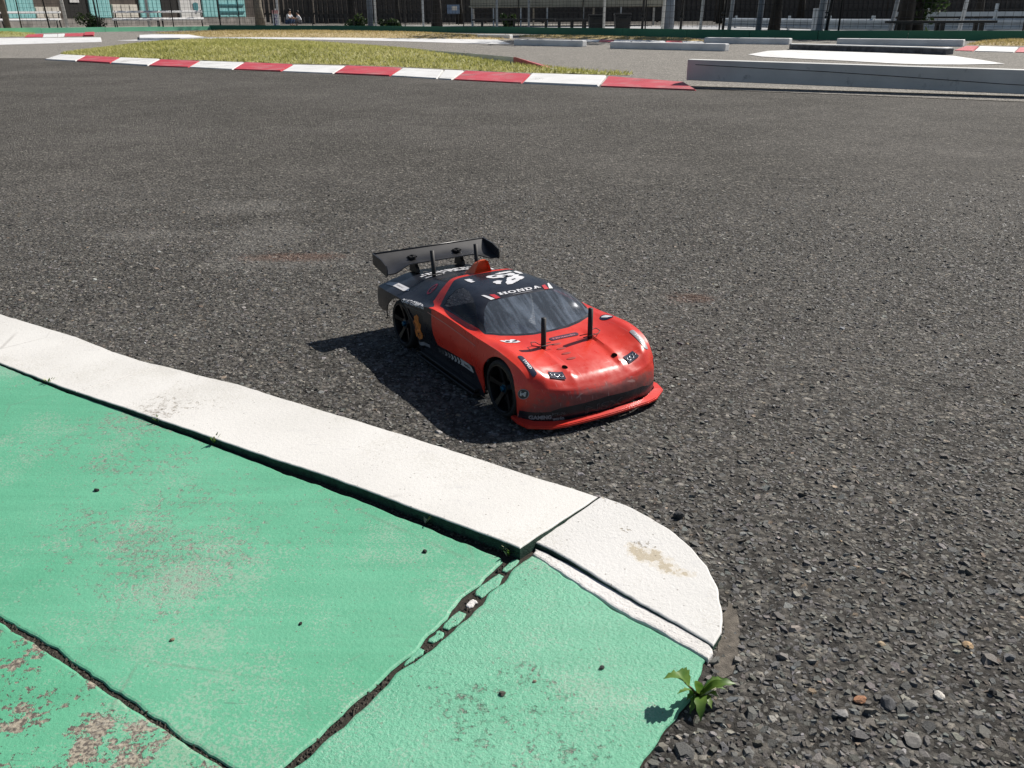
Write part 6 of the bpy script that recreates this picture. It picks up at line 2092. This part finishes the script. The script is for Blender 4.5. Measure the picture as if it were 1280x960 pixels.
def pebble(pos, size, c, label, group='loose pebbles', seed=0, flat=.55):
    size *= .74 if seed < 20 else 1.0
    r_ = random.Random(seed)
    bm_ = bmesh.new()
    bmesh.ops.create_icosphere(bm_, subdivisions=2, radius=1.0)
    ks = [(Vector((r_.uniform(-1, 1), r_.uniform(-1, 1), r_.uniform(-1, 1))).normalized(), r_.uniform(.55, .9)) for _ in range(9)]
    for v in bm_.verts:
        for d_, h_ in ks:
            q = v.co.dot(d_)
            if q > h_:
                v.co -= d_ * (q - h_)
        v.co = Vector((v.co.x * size * r_.uniform(.97, 1.03), v.co.y * size * .8, v.co.z * size * flat))
    size *= 1.0
    o = bm_obj('pebble', bm_, plain('pebble_stone', c, .85, var=.35, scale=420, bump=.0008))
    o.location = (pos[0], pos[1], pos[2] + size * flat * .25)
    o.rotation_euler = (r_.uniform(-.15, .15), r_.uniform(-.15, .15), r_.uniform(0, 6))
    tag(o, label, 'pebble', group)
PB = [(0.2779, 0.4382, 0.0008), (0.2244, 0.4336, 0.0008), (0.32, 0.486, 0.0008), (0.1476, 0.6575, 0.0008), (0.2414, 0.4306, 0.0008), (0.2552, 0.4291, 0.0008), (0.3133, 0.44, 0.0008), (0.2084, 0.4219, 0.0008), (0.244, 0.4005, 0.0008), (0.3426, 0.4735, 0.0008), (0.2874, 0.6919, 0.0008), (0.2603, 0.4874, 0.0008)]
pebble(PB[0], .0062, (.55, .52, .47), 'white flat pebble on the dark asphalt at lower right', seed=1, flat=.4)
pebble(PB[1], .0068, (.40, .20, .11), 'orange tan pebble left of the white pebble', seed=2, flat=.35)
pebble(PB[2], .0058, (.55, .38, .22), 'cream and orange pebble above the white one, nearest the right edge', seed=3, flat=.4)
pebble(PB[3], .0080, (.075, .074, .075), 'dark angular stone beside the rounded kerb end', seed=4, flat=.8)
pebble(PB[4], .0085, (.11, .11, .112), 'dark grey stone between the orange and the white pebble', seed=5, flat=.55)
pebble(PB[5], .0085, (.20, .195, .18), 'mid grey stone just left below the white pebble', seed=6, flat=.4)
pebble(PB[6], .0050, (.03, .03, .03), 'black bead of tar right of the white pebble', seed=7, flat=.7)
pebble(PB[7], .0070, (.24, .235, .23), 'pale grey stone below the orange pebble', seed=8, flat=.4)
pebble(PB[8], .0095, (.22, .21, .195), 'largest grey stone near the bottom edge at right', seed=9, flat=.35)
pebble(PB[9], .0060, (.19, .19, .19), 'grey rounded stone at the right edge of the picture', seed=10, flat=.55)
pebble(PB[10], .0030, (.5, .48, .44), 'tiny white chip on the asphalt beyond the kerb end', seed=11, flat=.5)
pebble(PB[11], .0048, (.38, .30, .2), 'small tan chip midway between weed and right edge', seed=12, flat=.4)
# grit lying on the green slabs
GR = [(-0.3838, 0.6954, 0.0091), (-0.0724, 0.598, 0.0056), (-0.1538, 0.5065, 0.0065), (-0.0074, 0.4368, 0.0049), (0.0137, 0.4486, 0.0046), (0.0595, 0.4617, 0.0041), (0.0338, 0.5075, 0.0044), (-0.041, 0.4112, 0.0053), (-0.2404, 0.4887, 0.0075)]
for i, (p_, sz, c, lab) in enumerate([(GR[0], .0030, (.012, .012, .012), 'black crumb on the green slab near the left edge'), (GR[1], .0026, (.02, .02, .018), 'black crumb on the green slab near the joint'),
        (GR[2], .0018, (.02, .018, .016), 'tiny dark crumb in the middle of the large green slab'), (GR[3], .0028, (.10, .085, .07), 'brown crumb on the front green slab near the joint'),
        (GR[4], .0016, (.30, .24, .18), 'tan speck of grit on the front green slab'), (GR[5], .0024, (.05, .05, .05), 'dark crumb on the front green slab towards the weed'),
        (GR[8], .0020, (.25, .18, .12), 'tan crumb on the worn part of the large green slab')]):
    pebble(p_, sz, c, lab, 'crumbs on the green slabs', 30 + i, .6)
# crumbs of broken concrete filling the joints: too many to count
def crumbs():
    V, F = [], []
    line1 = [(0.0057, 0.5932, 0.0029), (-0.0135, 0.5658, 0.0032), (-0.0312, 0.5355, 0.0034), (-0.0473, 0.5057, 0.0035), (-0.0624, 0.48, 0.0037), (-0.0768, 0.4608, 0.0039), (-0.0904, 0.4427, 0.004), (-0.1031, 0.4242, 0.0042), (-0.1167, 0.4029, 0.0043), (-0.1284, 0.3831, 0.0045), (-0.1372, 0.3669, 0.0045)]
    line2 = [(-0.3737, 0.5112, 0.0072), (-0.3293, 0.4837, 0.0067), (-0.2744, 0.4463, 0.0061), (-0.2348, 0.4203, 0.0057), (-0.1958, 0.3932, 0.0052), (-0.1697, 0.3771, 0.0049), (-0.1488, 0.3641, 0.0047)]
    line3 = [(-0.0074, 0.6002, 0.0045), (-0.0344, 0.6158, 0.0045), (-0.0736, 0.6409, 0.0045), (-0.1366, 0.6847, 0.0045), (-0.2172, 0.735, 0.0045), (-0.3065, 0.7953, 0.0045), (-0.3814, 0.8435, 0.0045), (-0.4772, 0.9036, 0.0045), (-0.558, 0.9559, 0.0045)]
    for line, w_, per in ((line1, .0046, 90), (line2, .0030, 60), (line3, .0030, 45)):
        for a, b in zip(line, line[1:]):
            a, b = np.array(a), np.array(b)
            L_ = np.linalg.norm(b - a)
            for k in range(int(per * L_ / .03)):
                t_ = rng.random()
                c = a + (b - a) * t_ + np.array([rng.normal() * w_ * .5, rng.normal() * w_ * .5, -.0012 + rng.random() * .0012])
                r_ = .0005 + .0016 * rng.random() ** 2.5
                k0 = len(V)
                for dx, dy, dz in ((1, 0, 0), (-1, 0, 0), (0, 1, 0), (0, -1, 0), (0, 0, 1), (0, 0, -1)):
                    V.append(tuple(c + np.array([dx, dy, dz * .8]) * r_ * (.6 + .8 * rng.random())))
                for f in ((0, 2, 4), (2, 1, 4), (1, 3, 4), (3, 0, 4), (2, 0, 5), (1, 2, 5), (3, 1, 5), (0, 3, 5)):
                    F.append(tuple(k0 + i for i in f))
    o = mesh_obj('joint_crumbs', V, F, M['crumb'])
    tag(o, 'dark soil crumbs and grit packed in the slab joints', 'grit', kind='stuff')
M['crumb'] = plain('joint_crumb', (.055, .046, .036), .95, var=.6, scale=500)
crumbs()
